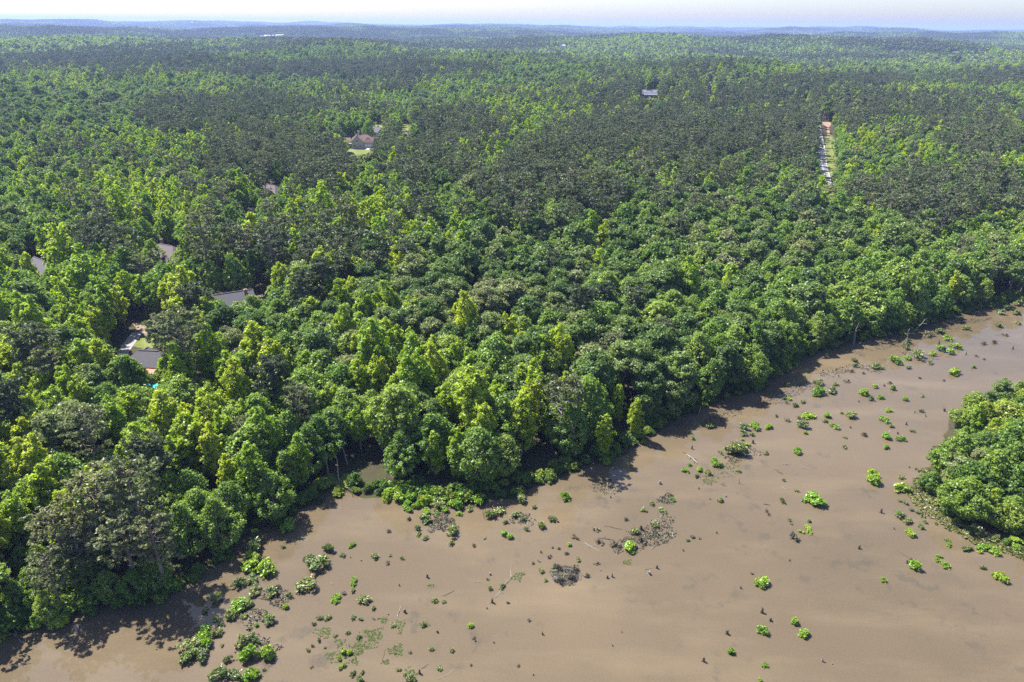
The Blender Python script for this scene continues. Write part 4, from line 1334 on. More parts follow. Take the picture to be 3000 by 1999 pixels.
heroes('pine', C5, [(1800, 830, 130), (1560, 640, 160), (2120, 730, 120), (1620, 540, 110), (1720, 330, 60)])
heroes('tulip', C7, [(920, 60, 190), (240, 120, 210), (600, 220, 170), (60, 180, 150)])
heroes('maple', C8, [(170, 100, 160), (920, 130, 130), (950, 250, 180), (290, 60, 150), (1100, 160, 90)])
heroes('oak', C6, [(830, 420, 190), (300, 760, 200), (580, 640, 180)])
heroes('maple', C7, [(200, 900, 200), (400, 850, 180), (650, 780, 170), (700, 920, 180), (880, 920, 150), (1010, 850, 140), (300, 1050, 180), (520, 1000, 200), (100, 1000, 220), (150, 780, 180), (790, 1000, 150), (60, 1120, 180), (980, 960, 120), (560, 860, 150), (250, 760, 150)], .36)
heroes('maple', C7, [(1200, 560, 200), (1300, 430, 250), (1420, 520, 200), (1500, 380, 220), (1250, 330, 200), (1620, 430, 180), (1130, 330, 180)], .6)
hk = np.array([h[1:3] for h in HERO])
bad = blocked(hk[:, 0], hk[:, 1], np.array([h[3] for h in HERO]), np.array([18.0 * h[4] for h in HERO]), np.array([CRW[h[0]] * h[4] * .8 for h in HERO]))
sdh = land_dist(hk[:, 0], hk[:, 1])
n0 = len(HERO)
def forced(kind, lst, low):
    for u, v, w in lst:
        hh = {'oak': 11, 'maple': 10.5, 'tulip': 13, 'pine': 17.5}[kind] * low
        x, y, z = at_px(u, v, hh)
        dep = project([x], [y], [z + hh])[2][0]
        placed.append((kind, x, y, z, float(np.clip(w * dep / FPX / CRW[kind], low * .8, low * 1.3)), False, True))
forced('maple', [(396, 1086, 36), (484, 1100, 44), (494, 1146, 50)], .5)
forced('oak', [(534, 1010, 130), (490, 1062, 70)], .75)
forced('pine', [(480, 1020, 80)], .7)
forced('maple', [(446, 738, 44), (795, 575, 26)], .7)
forced('maple', [(610, 898, 44), (646, 930, 50), (700, 922, 50), (740, 908, 46)], .55)
forced('pine', [(786, 556, 24), (775, 566, 24)], .75)
for h, b, sd in zip(HERO, bad, sdh):
    if not b and sd > 1.0:
        placed.append((*h, sd < 13, True))

def scatter(x0, x1, y0, y1, st, jit=.42):
    xs = np.arange(x0, x1, st); ys = np.arange(y0, y1, st * .9)
    X, Y = np.meshgrid(xs, ys)
    X = X + (np.arange(len(ys)) % 2)[:, None] * st * .5
    return (X + rng.uniform(-jit, jit, X.shape) * st).ravel(), (Y + rng.uniform(-jit, jit, X.shape) * st).ravel()

def in_view(x, y, z, m=450, top=18):
    u, v, d = project(x, y, z)
    u2, v2, _ = project(x, y, z + top)
    f = (RM.T @ np.stack([x, y, z - CAM_Z]))[2] < -5
    return f & (u > -m * 2) & (u < 3000 + m * 2) & (v2 < 1999 + m) & (v > -400)

# near and middle wood
Xc, Yc = scatter(-330, 620, 40, 620, 5.7)
sd = land_dist(Xc, Yc)
k = (sd > 2.2)
Xc, Yc, sd = Xc[k], Yc[k], sd[k]
Zc = height(Xc, Yc, sd)
k = np.abs(Xc) < Yc * 1.15 + 130
Xc, Yc, Zc, sd = Xc[k], Yc[k], Zc[k], sd[k]
hp = np.array([p[1:3] for p in placed])
hr = np.array([CRW[p[0]] * p[4] * .5 for p in placed])
dm = np.sqrt((Xc[:, None] - hp[None, :, 0]) ** 2 + (Yc[:, None] - hp[None, :, 1]) ** 2) - hr[None, :] * .85
k = dm.min(1) > 1.6
Xc, Yc, Zc, sd = Xc[k], Yc[k], Zc[k], sd[k]
rb = inside(Xc, Yc, RBANK)
Xc, Yc, Zc, sd = Xc[~rb], Yc[~rb], Zc[~rb], sd[~rb]
rb = np.zeros(Xc.shape, bool)
kd = choose(rng, Xc, Yc, Zc + 12)
kd = np.where(rb, np.where(rng.random(Xc.shape) < .30, 2, np.where(rng.random(Xc.shape) < .85, 1, 0)), kd)
kd = np.where((sd < 12) & (kd == 3) & (rng.random(Xc.shape) < .7), 1, kd)
sc = rng.uniform(.76, 1.04, Xc.shape) + .2 * (rng.random(Xc.shape) < .08)
sc = np.where(sd < 9, sc * (.60 + .04 * sd), sc)
sc = np.where(rb, rng.uniform(.42, .62, Xc.shape), sc)
hgt = np.array([17, 15.5, 19, 23.0])[kd] * sc
wd = np.array([9.0, 7.2, 5.8, 7.2])[kd] * sc
# crowded trees need room: dark domes are broad, so thin them a little
bad = blocked(Xc, Yc, Zc, hgt, wd)
bad |= (kd == 0) & (rng.random(Xc.shape) < .22)
ub_ = project(Xc, Yc, Zc)[0] / K
bad |= (ub_ > 820) & (ub_ < 1270) & (sd < 7.5)
keep = ~bad
for i in np.nonzero(keep)[0]:
    placed.append((KIND[kd[i]], Xc[i], Yc[i], Zc[i], sc[i], bool(sd[i] < 13 or rb[i]), False))

xa, ya = scatter(RBANK[:, 0].min(), RBANK[:, 0].max(), RBANK[:, 1].min(), RBANK[:, 1].max(), 4.2)
sa = land_dist(xa, ya)
k = inside(xa, ya, RBANK) & (sa > 2.6)
xa, ya, sa = xa[k], ya[k], sa[k]
za = height(xa, ya, sa)
for q in range(len(xa)):
    kk = rng.random(); g_ = min(1, .5 + sa[q] * .08)
    placed.append(('alder', xa[q], ya[q], za[q], rng.uniform(.45, 1.22) * g_, True, False) if kk < .62 else (('maple' if kk < .8 else ('oak' if kk < .88 else 'tulip')), xa[q], ya[q], za[q], rng.uniform(.32, .56) * g_, True, False))

dist = [math.sqrt(p[1] ** 2 + p[2] ** 2 + (p[3] - CAM_Z) ** 2) for p in placed]
order = np.argsort(dist)
count = {k: 0 for k in KIND}
rest = []
seq = 0
def tree_thing(kind, x, y, z, s, bushy, detailed, var, rz, desc=None):
    lib = LOW if bushy else NEAR
    sx = s * RNG.uniform(1.0, 1.22)
    if detailed or not MID[kind]:
        cr, tr = lib[kind][var % len(lib[kind])]
        o = bpy.data.objects.new(THING[kind], None); COL.objects.link(o)
        o.location = (x, y, z); o.rotation_euler = (0, 0, rz); o.scale = (sx, sx, s)
        link('trunk', tr, parent=o); link('crown', cr, parent=o)
    else:
        o = link(THING[kind], MID[kind][var % len(MID[kind])], (x, y, z), rz, (sx, sx, s))
    tag(o, None, 'tree', GROUP[kind])
    name_later(o, desc or DESC[kind], x, y, z + s * {'oak': 11, 'maple': 10, 'tulip': 12, 'pine': 17, 'alder': 5, 'palepine': 17}[kind])
    return o
u_all, v_all, _ = project([p[1] for p in placed], [p[2] for p in placed], [p[3] + 8 for p in placed])
for i in order:
    kind, x, y, z, s, bushy, hero = placed[i]
    onscreen = -30 < u_all[i] < 3030 and v_all[i] < 2060
    if onscreen and count[kind] < 290:
        count[kind] += 1
        tree_thing(kind, x, y, z, s, bushy, dist[i] < 250, int(RNG.integers(0, 99)), RNG.uniform(0, 6.28))
    elif kind == 'alder':
        rest.append((1, x, y, z, s * .56))
    elif kind != 'palepine':
        rest.append((KIND.index(kind), x, y, z, s))
LAST = {k: count[k] for k in KIND}

# the remaining wood: too many trees to pick out one by one
def forest(name, sources, pts, idx, rot, scl, label):
    src = bpy.data.collections.new(name + '_sources')
    for i, me in enumerate(sources):
        o = bpy.data.objects.new(f'{name}_source.{i:03d}', me); src.objects.link(o)
    me = bpy.data.meshes.new(name)
    me.vertices.add(len(pts)); me.vertices.foreach_set('co', np.asarray(pts, np.float32).ravel())
    for nm, t, arr in (('pick', 'INT', idx), ('turn', 'FLOAT', rot), ('size', 'FLOAT', scl)):
        a = me.attributes.new(nm, t, 'POINT'); a.data.foreach_set('value', np.asarray(arr, np.int32 if t == 'INT' else np.float32))
    ob = link(name, me)
    ng = bpy.data.node_groups.new(name + '_nodes', 'GeometryNodeTree')
    ng.interface.new_socket('Geometry', in_out='INPUT', socket_type='NodeSocketGeometry')
    ng.interface.new_socket('Geometry', in_out='OUTPUT', socket_type='NodeSocketGeometry')
    gi_, go_ = ng.nodes.new('NodeGroupInput'), ng.nodes.new('NodeGroupOutput')
    ci = ng.nodes.new('GeometryNodeCollectionInfo'); ci.inputs['Collection'].default_value = src
    ci.inputs['Separate Children'].default_value = True; ci.inputs['Reset Children'].default_value = True
    ip = ng.nodes.new('GeometryNodeInstanceOnPoints'); ip.inputs['Pick Instance'].default_value = True
    def attr(nm, t):
        n = ng.nodes.new('GeometryNodeInputNamedAttribute'); n.data_type = t; n.inputs['Name'].default_value = nm
        return n.outputs['Attribute']
    cx = ng.nodes.new('ShaderNodeCombineXYZ'); ng.links.new(attr('turn', 'FLOAT'), cx.inputs['Z'])
    er = ng.nodes.new('FunctionNodeEulerToRotation'); ng.links.new(cx.outputs[0], er.inputs[0])
    ng.links.new(gi_.outputs[0], ip.inputs['Points']); ng.links.new(ci.outputs[0], ip.inputs['Instance'])
    ng.links.new(attr('pick', 'INT'), ip.inputs['Instance Index']); ng.links.new(er.outputs[0], ip.inputs['Rotation'])
    ng.links.new(attr('size', 'FLOAT'), ip.inputs['Scale']); ng.links.new(ip.outputs[0], go_.inputs[0])
    md = ob.modifiers.new('scatter', 'NODES'); md.node_group = ng
    tag(ob, label, None, None, 'stuff')
    return ob

fx, fy = [], []
for (r0, r1, st) in ((0, 950, 5.9), (950, 1750, 6.8)):
    X, Y = scatter(-1250, 1350, 60, r1, st)
    rr = np.hypot(X, Y)
    k = (rr >= r0) & (rr < r1) & (np.abs(X) < Y * .92 + 90)
    k &= ~((X > -330) & (X < 620) & (Y > 40) & (Y < 620))
    fx.append(X[k]); fy.append(Y[k])
fx, fy = np.concatenate(fx), np.concatenate(fy)
fsd = land_dist(fx, fy)
k = fsd > 4
fx, fy, fsd = fx[k], fy[k], fsd[k]
fz = height(fx, fy, fsd)
fk = choose(rng, fx, fy, fz + 12)
fs = rng.uniform(.72, 1.02, fx.shape) * (1 + .10 * lowfreq(fx, fy, 6.0)) + .28 * (rng.random(fx.shape) < .07)
bad = blocked(fx, fy, fz, np.array([17, 15.5, 19, 23.0])[fk] * fs, np.array([9.0, 7.2, 5.8, 7.2])[fk] * fs * .8)
fx, fy, fz, fk, fs = fx[~bad], fy[~bad], fz[~bad], fk[~bad], fs[~bad]
RS = np.array(rest) if rest else np.zeros((0, 5))
px_ = np.concatenate([fx, RS[:, 1]]); py_ = np.concatenate([fy, RS[:, 2]]); pz_ = np.concatenate([fz, RS[:, 3]])
pk_ = np.concatenate([fk, RS[:, 0].astype(int)]); ps_ = np.concatenate([fs, RS[:, 4]])
srcs = [me for kd_ in KIND[:4] for me in MID[kd_]]
forest('woodland', srcs, np.stack([px_, py_, pz_], -1), pk_ * 4 + rng.integers(0, 4, len(pk_)), rng.uniform(0, 6.28, len(pk_)), ps_, 'mixed pine and broadleaf wood filling the middle distance')

MIXES = [(.62, .22, .06, .10), (.34, .44, .16, .06), (.20, .34, .42, .04), (.10, .06, .04, .80), (.30, .16, .06, .48)]
patches = []
for i, mx in enumerate(MIXES):
    for j in range(3):
        patches.append(far_patch('far_wood_block', 900 + i * 10 + j, mx))
X, Y = scatter(-12500, 12500, 1300, 14500, 50.0, .12)
rr = np.hypot(X, Y)
k = (rr > 1725) & (rr < 14500) & (np.abs(X) < Y * .84 + 60)
X, Y = X[k], Y[k]
Z = height(X, Y, np.full(X.shape, 500.0))
lf = lowfreq(X * .30, Y * .30, .5) + .45 * lowfreq(X, Y, 2.2)
u, v, _ = project(X, Y, Z + 10); u, v = u / K, v / K
pn = np.zeros(X.shape)
for cx, cy, rx, ry, p in PINES:
    q = ((u - cx) / rx) ** 2 + ((v - cy) / ry) ** 2
    pn = np.maximum(pn, p * (q < 1))
cls = np.where(lf < -.48, 3, np.where(lf < -.24, 4, np.where(lf < .02, 0, np.where(lf < .36, 1, 2))))
cls = np.where(rng.random(X.shape) < pn * .85, 3, cls)
bad = blocked(X, Y, Z, np.full(X.shape, 15.0), np.full(X.shape, 50.0))
X, Y, Z, cls = X[~bad], Y[~bad], Z[~bad], cls[~bad]
forest('far_woodland', patches, np.stack([X, Y, Z], -1), cls * 3 + rng.integers(0, 3, len(X)), rng.integers(0, 4, len(X)) * 1.5708 + rng.uniform(-.15, .15, len(X)), rng.uniform(.94, 1.1, len(X)),
       'hazy wooded plain rolling away to the skyline')
# ------------------------------------------------------------------ shrubs on the bank and in the water
def dome(seed, mat, n=26, nq=34, size=.085, hgt=.55, spread=.36, up=.5, aspect=1.4, sticks=0, stickmat='dark_wood', lob=3):
    """a shrub one metre wide"""
    rng = np.random.default_rng(seed)
    c0 = [(rng.uniform(-.26, .26), rng.uniform(-.26, .26), rng.uniform(.55, 1.2)) for _ in range(lob)]
    P, R, O = [], [], []
    for i in range(n):
        cx, cy, f = c0[i % lob]
        k = math.sqrt(rng.random()); a = rng.uniform(0, 6.28)
        rx, ry = math.cos(a) * spread * k * .85, math.sin(a) * spread * k * .85
        z = hgt * f * (.12 + .72 * math.sqrt(max(1 - k * k, 0)) * rng.uniform(.75, 1.05))
        P.append((cx + rx * .8, cy + ry * .8, z)); R.append(rng.uniform(.09, .16)); O.append((math.cos(a) * k, math.sin(a) * k, .5))
    V, F, L = puff_cloud(rng, P, R, nq, size, up, np.array(O), hgt / .6, .4, .8, aspect)
    V[:, 2] = np.maximum(V[:, 2], -.02)
    g = Geo()
    for i in range(sticks):
        a = rng.uniform(0, 6.28); k = rng.uniform(.05, .38)
        p = np.array([math.cos(a) * k, math.sin(a) * k, -.1])
        g.tube([p, p + np.array([math.cos(a) * .12 + rng.normal() * .05, math.sin(a) * .12 + rng.normal() * .05, .12 + hgt * rng.uniform(.5, 1.15)])], [.011, .005], 4, cap=False)
    nv = len(V)
    VV = np.vstack([V, np.array(g.V).reshape(-1, 3)]) if g.V else V
    FF = [tuple(f) for f in F] + [tuple(nv + i for i in f) for f in g.F]
    return mesh_from('shrub', VV, FF, [M[mat], M[stickmat]], [0] * len(F) + [1] * len(g.F), list(L) + [.5] * len(g.F), [0.0] * len(FF))

SHRUB = {'B': [dome(500 + i, 'bush_bright', 26, 36, .085, .50) for i in range(5)],
         'O': [dome(520 + i, 'bush_olive', 22, 26, .085, .58, .34, .7, 1.9, 10, lob=4) for i in range(6)],
         'D': [dome(540 + i, 'bush_brown', 12, 12, .085, .42, .36, .7, 2.4, 16, lob=4) for i in range(4)],
         'S': [dome(560 + i, 'bush_dark', 44, 40, .075, .62, .38, .5) for i in range(5)],
         'G': [dome(580 + i, 'twig', 14, 12, .10, .42, .38, .5, 2.8, 22, 'dead_wood', 4) for i in range(2)]}
SDESC = {'B': 'bright green water shrub', 'O': 'olive tuft of stalks', 'D': 'sparse brown stalk clump', 'G': 'grey twiggy brush heap'}
SNAME = {'B': 'water_shrub', 'O': 'water_tuft', 'D': 'stalk_clump', 'G': 'brush_heap'}
SGRP = {'B': 'bright shrubs standing in the shallows', 'O': 'olive tufts standing in the shallows', 'D': 'brown stalk clumps in the shallows', 'G': 'grey brush in the shallows'}
SHR = {
 C8: {'B': [(70, 685, 50), (440, 455, 52), (625, 465, 40), (678, 455, 50), (775, 475, 45), (1085, 620, 62), (85, 925, 60), (30, 1390, 58), (5, 1480, 42), (845, 1210, 58), (1495, 680, 42), (1890, 705, 92), (2175, 380, 32), (1470, 375, 75), (300, 380, 90), (380, 395, 110), (360, 350, 100), (540, 415, 120), (470, 380, 110), (600, 390, 90), (750, 430, 100), (880, 415, 95), (790, 380, 100), (460, 310, 100), (330, 330, 110), (400, 340, 110), (520, 350, 110), (580, 340, 100), (650, 400, 90), (700, 410, 90), (830, 350, 100), (420, 420, 80), (920, 390, 80), (500, 430, 80), (560, 470, 70)],
      'O': [(545, 520, 74), (500, 570, 42), (505, 610, 38), (550, 635, 38), (730, 605, 92), (720, 670, 38), (945, 630, 26), (960, 490, 84), (1035, 470, 74), (1140, 490, 58), (1195, 510, 38), (1075, 530, 38), (1265, 430, 32), (1190, 380, 84), (1385, 515, 62), (1215, 575, 42), (1315, 570, 62), (215, 755, 48), (320, 745, 28), (400, 765, 36), (5, 745, 34),
            (75, 980, 36), (150, 1055, 80), (210, 1095, 32), (75, 1155, 38), (125, 1160, 36), (340, 1205, 38), (540, 1200, 40), (40, 1255, 34), (105, 1290, 48), (75, 1525, 48), (135, 1515, 34), (370, 1495, 38), (410, 1530, 34), (450, 1568, 62), (120, 1568, 52), (590, 1360, 38), (720, 1375, 38), (645, 1490, 38), (610, 1045, 38), (672, 1050, 26), (975, 970, 38), (1055, 955, 38),
            (1555, 775, 34), (1315, 850, 34), (1340, 905, 32), (1400, 845, 32), (2040, 405, 42), (2110, 455, 52), (1980, 450, 42), (2060, 560, 70), (1930, 600, 60), (640, 430, 80), (840, 445, 50)],
      'D': [(300, 795, 34), (15, 995, 42), (210, 1160, 26), (450, 1380, 30), (960, 900, 26), (870, 1285, 30), (1480, 735, 34), (1520, 620, 44), (1550, 635, 34), (1260, 795, 34), (1295, 780, 28), (1365, 755, 42), (1430, 700, 34), (1385, 690, 24), (1680, 800, 36), (1870, 510, 38), (1670, 580, 52), (1235, 1170, 38), (1160, 1470, 30), (850, 1465, 24), (1610, 880, 48), (440, 510, 42), (1800, 690, 80), (1980, 650, 70), (1700, 660, 60), (870, 680, 40), (310, 590, 40), (1090, 1052, 24)],
      'G': [(1420, 830, 70), (1520, 900, 70), (1440, 920, 60), (1540, 850, 50)]},
 C9: {'B': [(200, 120, 58), (20, 190, 52), (45, 150, 42), (110, 185, 52), (230, 155, 62), (425, 20, 32), (750, 65, 52), (1335, 35, 42), (1255, 270, 98), (1250, 232, 90), (1615, 105, 30), (1435, 315, 92), (1490, 325, 52), (865, 405, 126), (830, 520, 34), (835, 582, 62), (780, 590, 36), (1510, 612, 72), (1740, 650, 32), (1755, 680, 42), (1690, 750, 36), (1675, 780, 42), (1730, 820, 56),
            (1530, 830, 98), (1320, 912, 42), (2090, 912, 90), (1985, 700, 82), (2055, 735, 82), (1960, 720, 46), (530, 948, 98), (735, 1195, 78), (800, 1275, 86), (530, 1250, 80), (325, 1390, 58), (545, 1475, 44), (510, 1568, 40)],
      'O': [(350, 85, 130), (245, 65, 32), (365, 190, 36), (170, 210, 52), (100, 225, 42), (550, 75, 36), (1065, 35, 32), (1435, 235, 42), (800, 390, 36), (660, 395, 42), (250, 385, 36), (750, 320, 36), (665, 250, 26), (700, 510, 24), (1425, 385, 32), (1465, 400, 42), (1525, 400, 36), (1430, 490, 72), (1485, 530, 62), (1500, 445, 36), (1570, 565, 52), (1595, 530, 36), (1665, 535, 26), (1550, 465, 42), (1870, 710, 68), (1975, 830, 42), (35, 645, 28)],
      'D': [(550, 450, 34), (570, 475, 28), (715, 535, 24), (115, 630, 34), (65, 625, 44), (1500, 770, 32), (455, 862, 30)],
      'G': [(740, 640, 90)]},
 C6: {'B': [(470, 1250, 72), (565, 1245, 56), (810, 1285, 36), (835, 1185, 76), (960, 1180, 66), (1000, 1245, 56), (1190, 1030, 82), (1265, 980, 52), (1305, 1050, 52), (1380, 995, 52), (1470, 1065, 46), (1785, 895, 86), (1915, 850, 40), (1360, 1140, 42), (1325, 1205, 56), (1340, 1315, 76), (1435, 1330, 56), (750, 1410, 56), (905, 1035, 86), (705, 1060, 42), (1410, 820, 82), (1480, 795, 52),
            (1645, 765, 56), (1730, 750, 82), (1815, 730, 66), (1770, 715, 42), (1745, 670, 66), (70, 1320, 36), (395, 1325, 26), (420, 1360, 32)],
      'O': [(940, 1205, 42), (1110, 1180, 72), (1045, 1150, 24), (795, 1245, 72), (620, 1170, 32), (1240, 1060, 42), (1575, 1040, 30), (1570, 1140, 32), (1375, 1240, 36), (1510, 1270, 36), (1065, 1310, 28), (985, 1015, 72), (800, 1080, 46), (660, 1055, 36), (745, 1105, 52), (1010, 965, 40), (890, 960, 72), (695, 975, 52), (1135, 845, 36), (1130, 810, 46), (1270, 855, 62), (1320, 860, 42), (1485, 855, 36), (1550, 790, 72), (1630, 825, 42), (1690, 625, 52), (1465, 725, 52), (1485, 685, 42),
            (1860, 600, 52), (2085, 580, 62), (2205, 565, 36), (2090, 495, 62), (2200, 500, 62), (2210, 440, 72), (185, 1245, 62), (400, 1290, 52), (455, 1295, 36), (410, 1255, 62), (2130, 470, 62), (360, 1400, 90)],
      'D': [(690, 1200, 52), (775, 1190, 42), (1365, 955, 36), (1560, 920, 28), (1715, 935, 24), (1065, 1375, 32), (1200, 1300, 52), (690, 1085, 36), (1080, 945, 42), (1110, 880, 42), (1190, 890, 32), (2050, 690, 42), (1980, 695, 42), (1935, 775, 28), (1980, 795, 28), (1630, 650, 82), (2120, 640, 40), (1580, 810, 40)]},
 C7: {'B': [(1560, 1100, 130), (1690, 870, 180), (1890, 580, 116), (1870, 1090, 52), (1510, 765, 38), (2210, 1040, 72), (1680, 1210, 44), (1350, 1250, 96), (1620, 1430, 150), (1740, 1420, 120), (1640, 1565, 100), (1410, 1170, 44), (280, 1200, 96), (390, 1220, 116), (10, 1290, 84), (2225, 1430, 42), (1320, 1330, 120), (1660, 790, 130)],
      'O': [(1640, 740, 150), (1560, 950, 84), (1650, 920, 84), (1430, 1050, 104), (1520, 1170, 94), (1660, 1000, 94), (1640, 1080, 62), (2000, 970, 124), (2080, 830, 144), (2150, 715, 84), (1780, 1000, 94), (1900, 1020, 62), (1850, 690, 34), (2000, 770, 34), (1755, 1180, 104), (1635, 1225, 34), (1320, 1420, 104), (1220, 1440, 124), (1420, 1270, 72), (1455, 1335, 34), (1490, 1440, 62), (1580, 1340, 94), (1660, 1320, 100), (1420, 1560, 110), (1520, 1555, 104),
            (1450, 1195, 44), (1600, 1150, 44), (2060, 1195, 28), (2100, 1160, 44), (2150, 1160, 52), (2095, 1300, 38), (2020, 1370, 34), (2200, 1270, 28), (1345, 1110, 50), (1240, 1360, 120)],
      'D': [(2050, 1340, 32), (2130, 1350, 28), (2045, 1480, 28), (1730, 1500, 44), (1820, 960, 50)]}}
wcount = {}
for off, kinds in SHR.items():
    for kd_, lst in kinds.items():
        for a, b, w in lst:
            u, v = crop(off, a, b)
            x, y = on_plane(u, v, 0.0)
            dep = float(project([x], [y], [0])[2][0])
            wid = w * Q * dep / FPX * 1.05
            y += wid * .22
            sd1 = float(land_dist(np.array([x]), np.array([y]))[0])
            z = max(hz1(x, y), -.03) if sd1 > 0 else -.03
            o = link(SNAME[kd_], SHRUB[kd_][int(RNG.integers(0, 99)) % len(SHRUB[kd_])], (x, y, z), RNG.uniform(0, 6.28), (wid * RNG.uniform(.9, 1.2), wid * RNG.uniform(.7, 1.1), wid * RNG.uniform(.7, 1.15)))
            tag(o, None, 'shrub' if kd_ in 'BO' else 'plant', SGRP[kd_])
            name_later(o, SDESC[kd_], x, y, 0.3, True)

# shrubs crowding the waterline of both banks
def along(poly, step):
    P = np.array(poly, float)
    d = np.concatenate([[0], np.cumsum(np.hypot(*np.diff(P, axis=0).T))])
    s = np.arange(0, d[-1], step)
    return np.stack([np.interp(s, d, P[:, 0]), np.interp(s, d, P[:, 1])], -1)
nb = 0
bank_px = [(a * K, b * K) for a, b in SHORE[2:-2]]
KVN = KV
for row, (inl, wmin, wmax, stp) in enumerate(((1.2, 1.8, 3.4, 2.9), (3.6, 2.8, 5.0, 3.5))):
    for bx, by in along([on_plane(u, v) for u, v in bank_px], stp):
        x = bx + RNG.uniform(-1.3, 1.3); y = by + RNG.uniform(-1.0, 1.0) + inl
        sd1 = float(land_dist(np.array([x]), np.array([y]))[0])
        if sd1 < -.8 or nb >= 285 or inside(np.array([x]), np.array([y]), np.array(bankgap))[0]:
            continue
        u, v, d = project([x], [y], [0.0])
        if not (-40 < u[0] < 3040 and v[0] < 2030):
            continue
        if 935 < u[0] < 1060 and RNG.random() < .6:
            continue
        w = RNG.uniform(wmin, wmax)
        o = link('bank_shrub', SHRUB['S'][int(RNG.integers(0, 5))], (x, y, hz1(x, y) - .05), RNG.uniform(0, 6.28), (w, w * RNG.uniform(.8, 1.2), w * RNG.uniform(.65, 1.05)))
        tag(o, None, 'shrub', 'shrubs along the wooded waterline'); nb += 1
        name_later(o, 'leafy waterline shrub', x, y, 1.0)
for a, b, w in ((60, 1230, 220), (150, 1190, 220), (250, 1200, 170), (330, 1150, 180), (450, 1120, 170), (560, 1090, 160), (650, 1070, 170), (760, 1080, 150), (880, 1070, 160), (960, 1030, 140), (1050, 1030, 130), (1120, 990, 150), (20, 1120, 200), (110, 1090, 180), (1130, 790, 130), (1090, 730, 120), (1200, 760, 120)):
    x, y = on_plane(*crop(C7, a, b)); y += 1.0
    w *= Q * float(project([x], [y], [0])[2][0]) / FPX
    o = link('bank_shrub', SHRUB['SB'[int(RNG.random() < .25)]][int(RNG.integers(0, 5))], (x, y, max(hz1(x, y), 0) - .05), RNG.uniform(0, 6.28), (w, w, w * RNG.uniform(.8, 1.1)))
    tag(o, None, 'shrub', 'shrubs along the wooded waterline')
    name_later(o, 'leafy waterline shrub', x, y, 1.0)
for rix, (px0, sz) in enumerate((([(2353, 1285), (2310, 1250), (2222, 1220), (2165, 1180), (2140, 1130), (2150, 1080), (2180, 1020)], 1.0), ([(2353, 1262), (2300, 1225), (2235, 1190), (2190, 1150), (2175, 1100)], 1.5))):
    for bx, by in along([on_plane(a * K, b * K) for a, b in px0], 2.3):
        x = bx + RNG.uniform(-.6, 1.2); y = by + RNG.uniform(-.8, .8)
        w = RNG.uniform(1.6, 2.9) * sz
        o = link('marsh_shrub', SHRUB['BSO'[int(RNG.integers(0, 3))]][int(RNG.integers(0, 5))], (x, y, max(hz1(x, y), 0) - .05), RNG.uniform(0, 6.28), (w, w, w * RNG.uniform(.7, 1.0)))
        tag(o, None, 'shrub', 'shrubs fringing the right-hand peninsula')
        name_later(o, 'green peninsula shrub', x, y, .8, True)

# ------------------------------------------------------------------ floating pads, marsh litter, drowned sticks: ground cover nobody could count
def flat_cover(name, regions, mat, label, size, z0, z1, tilt=.25, aspect=1.1):
    rng = np.random.default_rng(hash(name) % 1000 if False else len(name) * 13)
    Cs, Ns, Ss = [], [], []
    for u, v, ru, rv, n, ang in regions:
        n = int(n * (.62 if name == 'lily_pads' else 1))
        a = rng.uniform(0, 6.28, n); k = np.sqrt(rng.random(n)) * (1 + .25 * np.sin(a * 3 + u) + .15 * np.sin(a * 7 + v))
        du, dv = np.cos(a) * k * ru, np.sin(a) * k * rv
        ca, sa = math.cos(ang), math.sin(ang)
        for p, q in zip(du * ca - dv * sa, du * sa + dv * ca):
            x, y = on_plane(u + p, v + q)
            Cs.append((x, y, max(hz1(x, y), 0) + rng.uniform(z0, z1)))
        Ns.append(unit(rng.normal(size=(n, 3)) * tilt + np.array([0, 0, 1.0])))
        Ss.append(size * rng.uniform(.6, 1.4, n))
    V, F = leaf_quads(rng, np.array(Cs), np.vstack(Ns), np.concatenate(Ss), aspect, .05)
    lf = rng.random(len(F))
    o = link(name, mesh_from(name, V, F, [M[mat]], None, lf, rng.random(len(F)) * .8))
    tag(o, label, None, None, 'stuff')
c8 = lambda a, b, ra, rb, n, an=0: (*crop(C8, a, b), ra * Q, rb * Q, n, an)
c9 = lambda a, b, ra, rb, n, an=0: (*crop(C9, a, b), ra * Q, rb * Q, n, an)
c6 = lambda a, b, ra, rb, n, an=0: (*crop(C6, a, b), ra * Q, rb * Q, n, an)
c7 = lambda a, b, ra, rb, n, an=0: (*crop(C7, a, b), ra * Q, rb * Q, n, an)
flat_cover('lily_pads', [c8(150, 1310, 120, 60, 420, -.6), c8(60, 1370, 70, 60, 200), c8(215, 1250, 60, 40, 160, -.4), c8(360, 1360, 48, 38, 190), c8(290, 1440, 26, 18, 60), c8(385, 1200, 30, 48, 110), c8(275, 1160, 34, 22, 70), c8(590, 938, 32, 16, 60), c8(1880, 782, 26, 20, 70),
    c8(450, 1510, 38, 34, 120), c8(1150, 880, 34, 26, 90), c8(1185, 857, 26, 14, 50), c8(90, 1435, 24, 22, 50), c8(545, 1190, 40, 14, 50), c9(170, 240, 60, 36, 200), c9(300, 170, 110, 50, 260, -.3), c9(270, 270, 20, 14, 40), c7(2120, 1240, 55, 34, 150), c7(2190, 1400, 55, 40, 130), c7(2230, 1310, 30, 30, 60)],
    'pads', 'flat dull green lily pads and algae spread on the shallows', .26, .01, .05, .12)
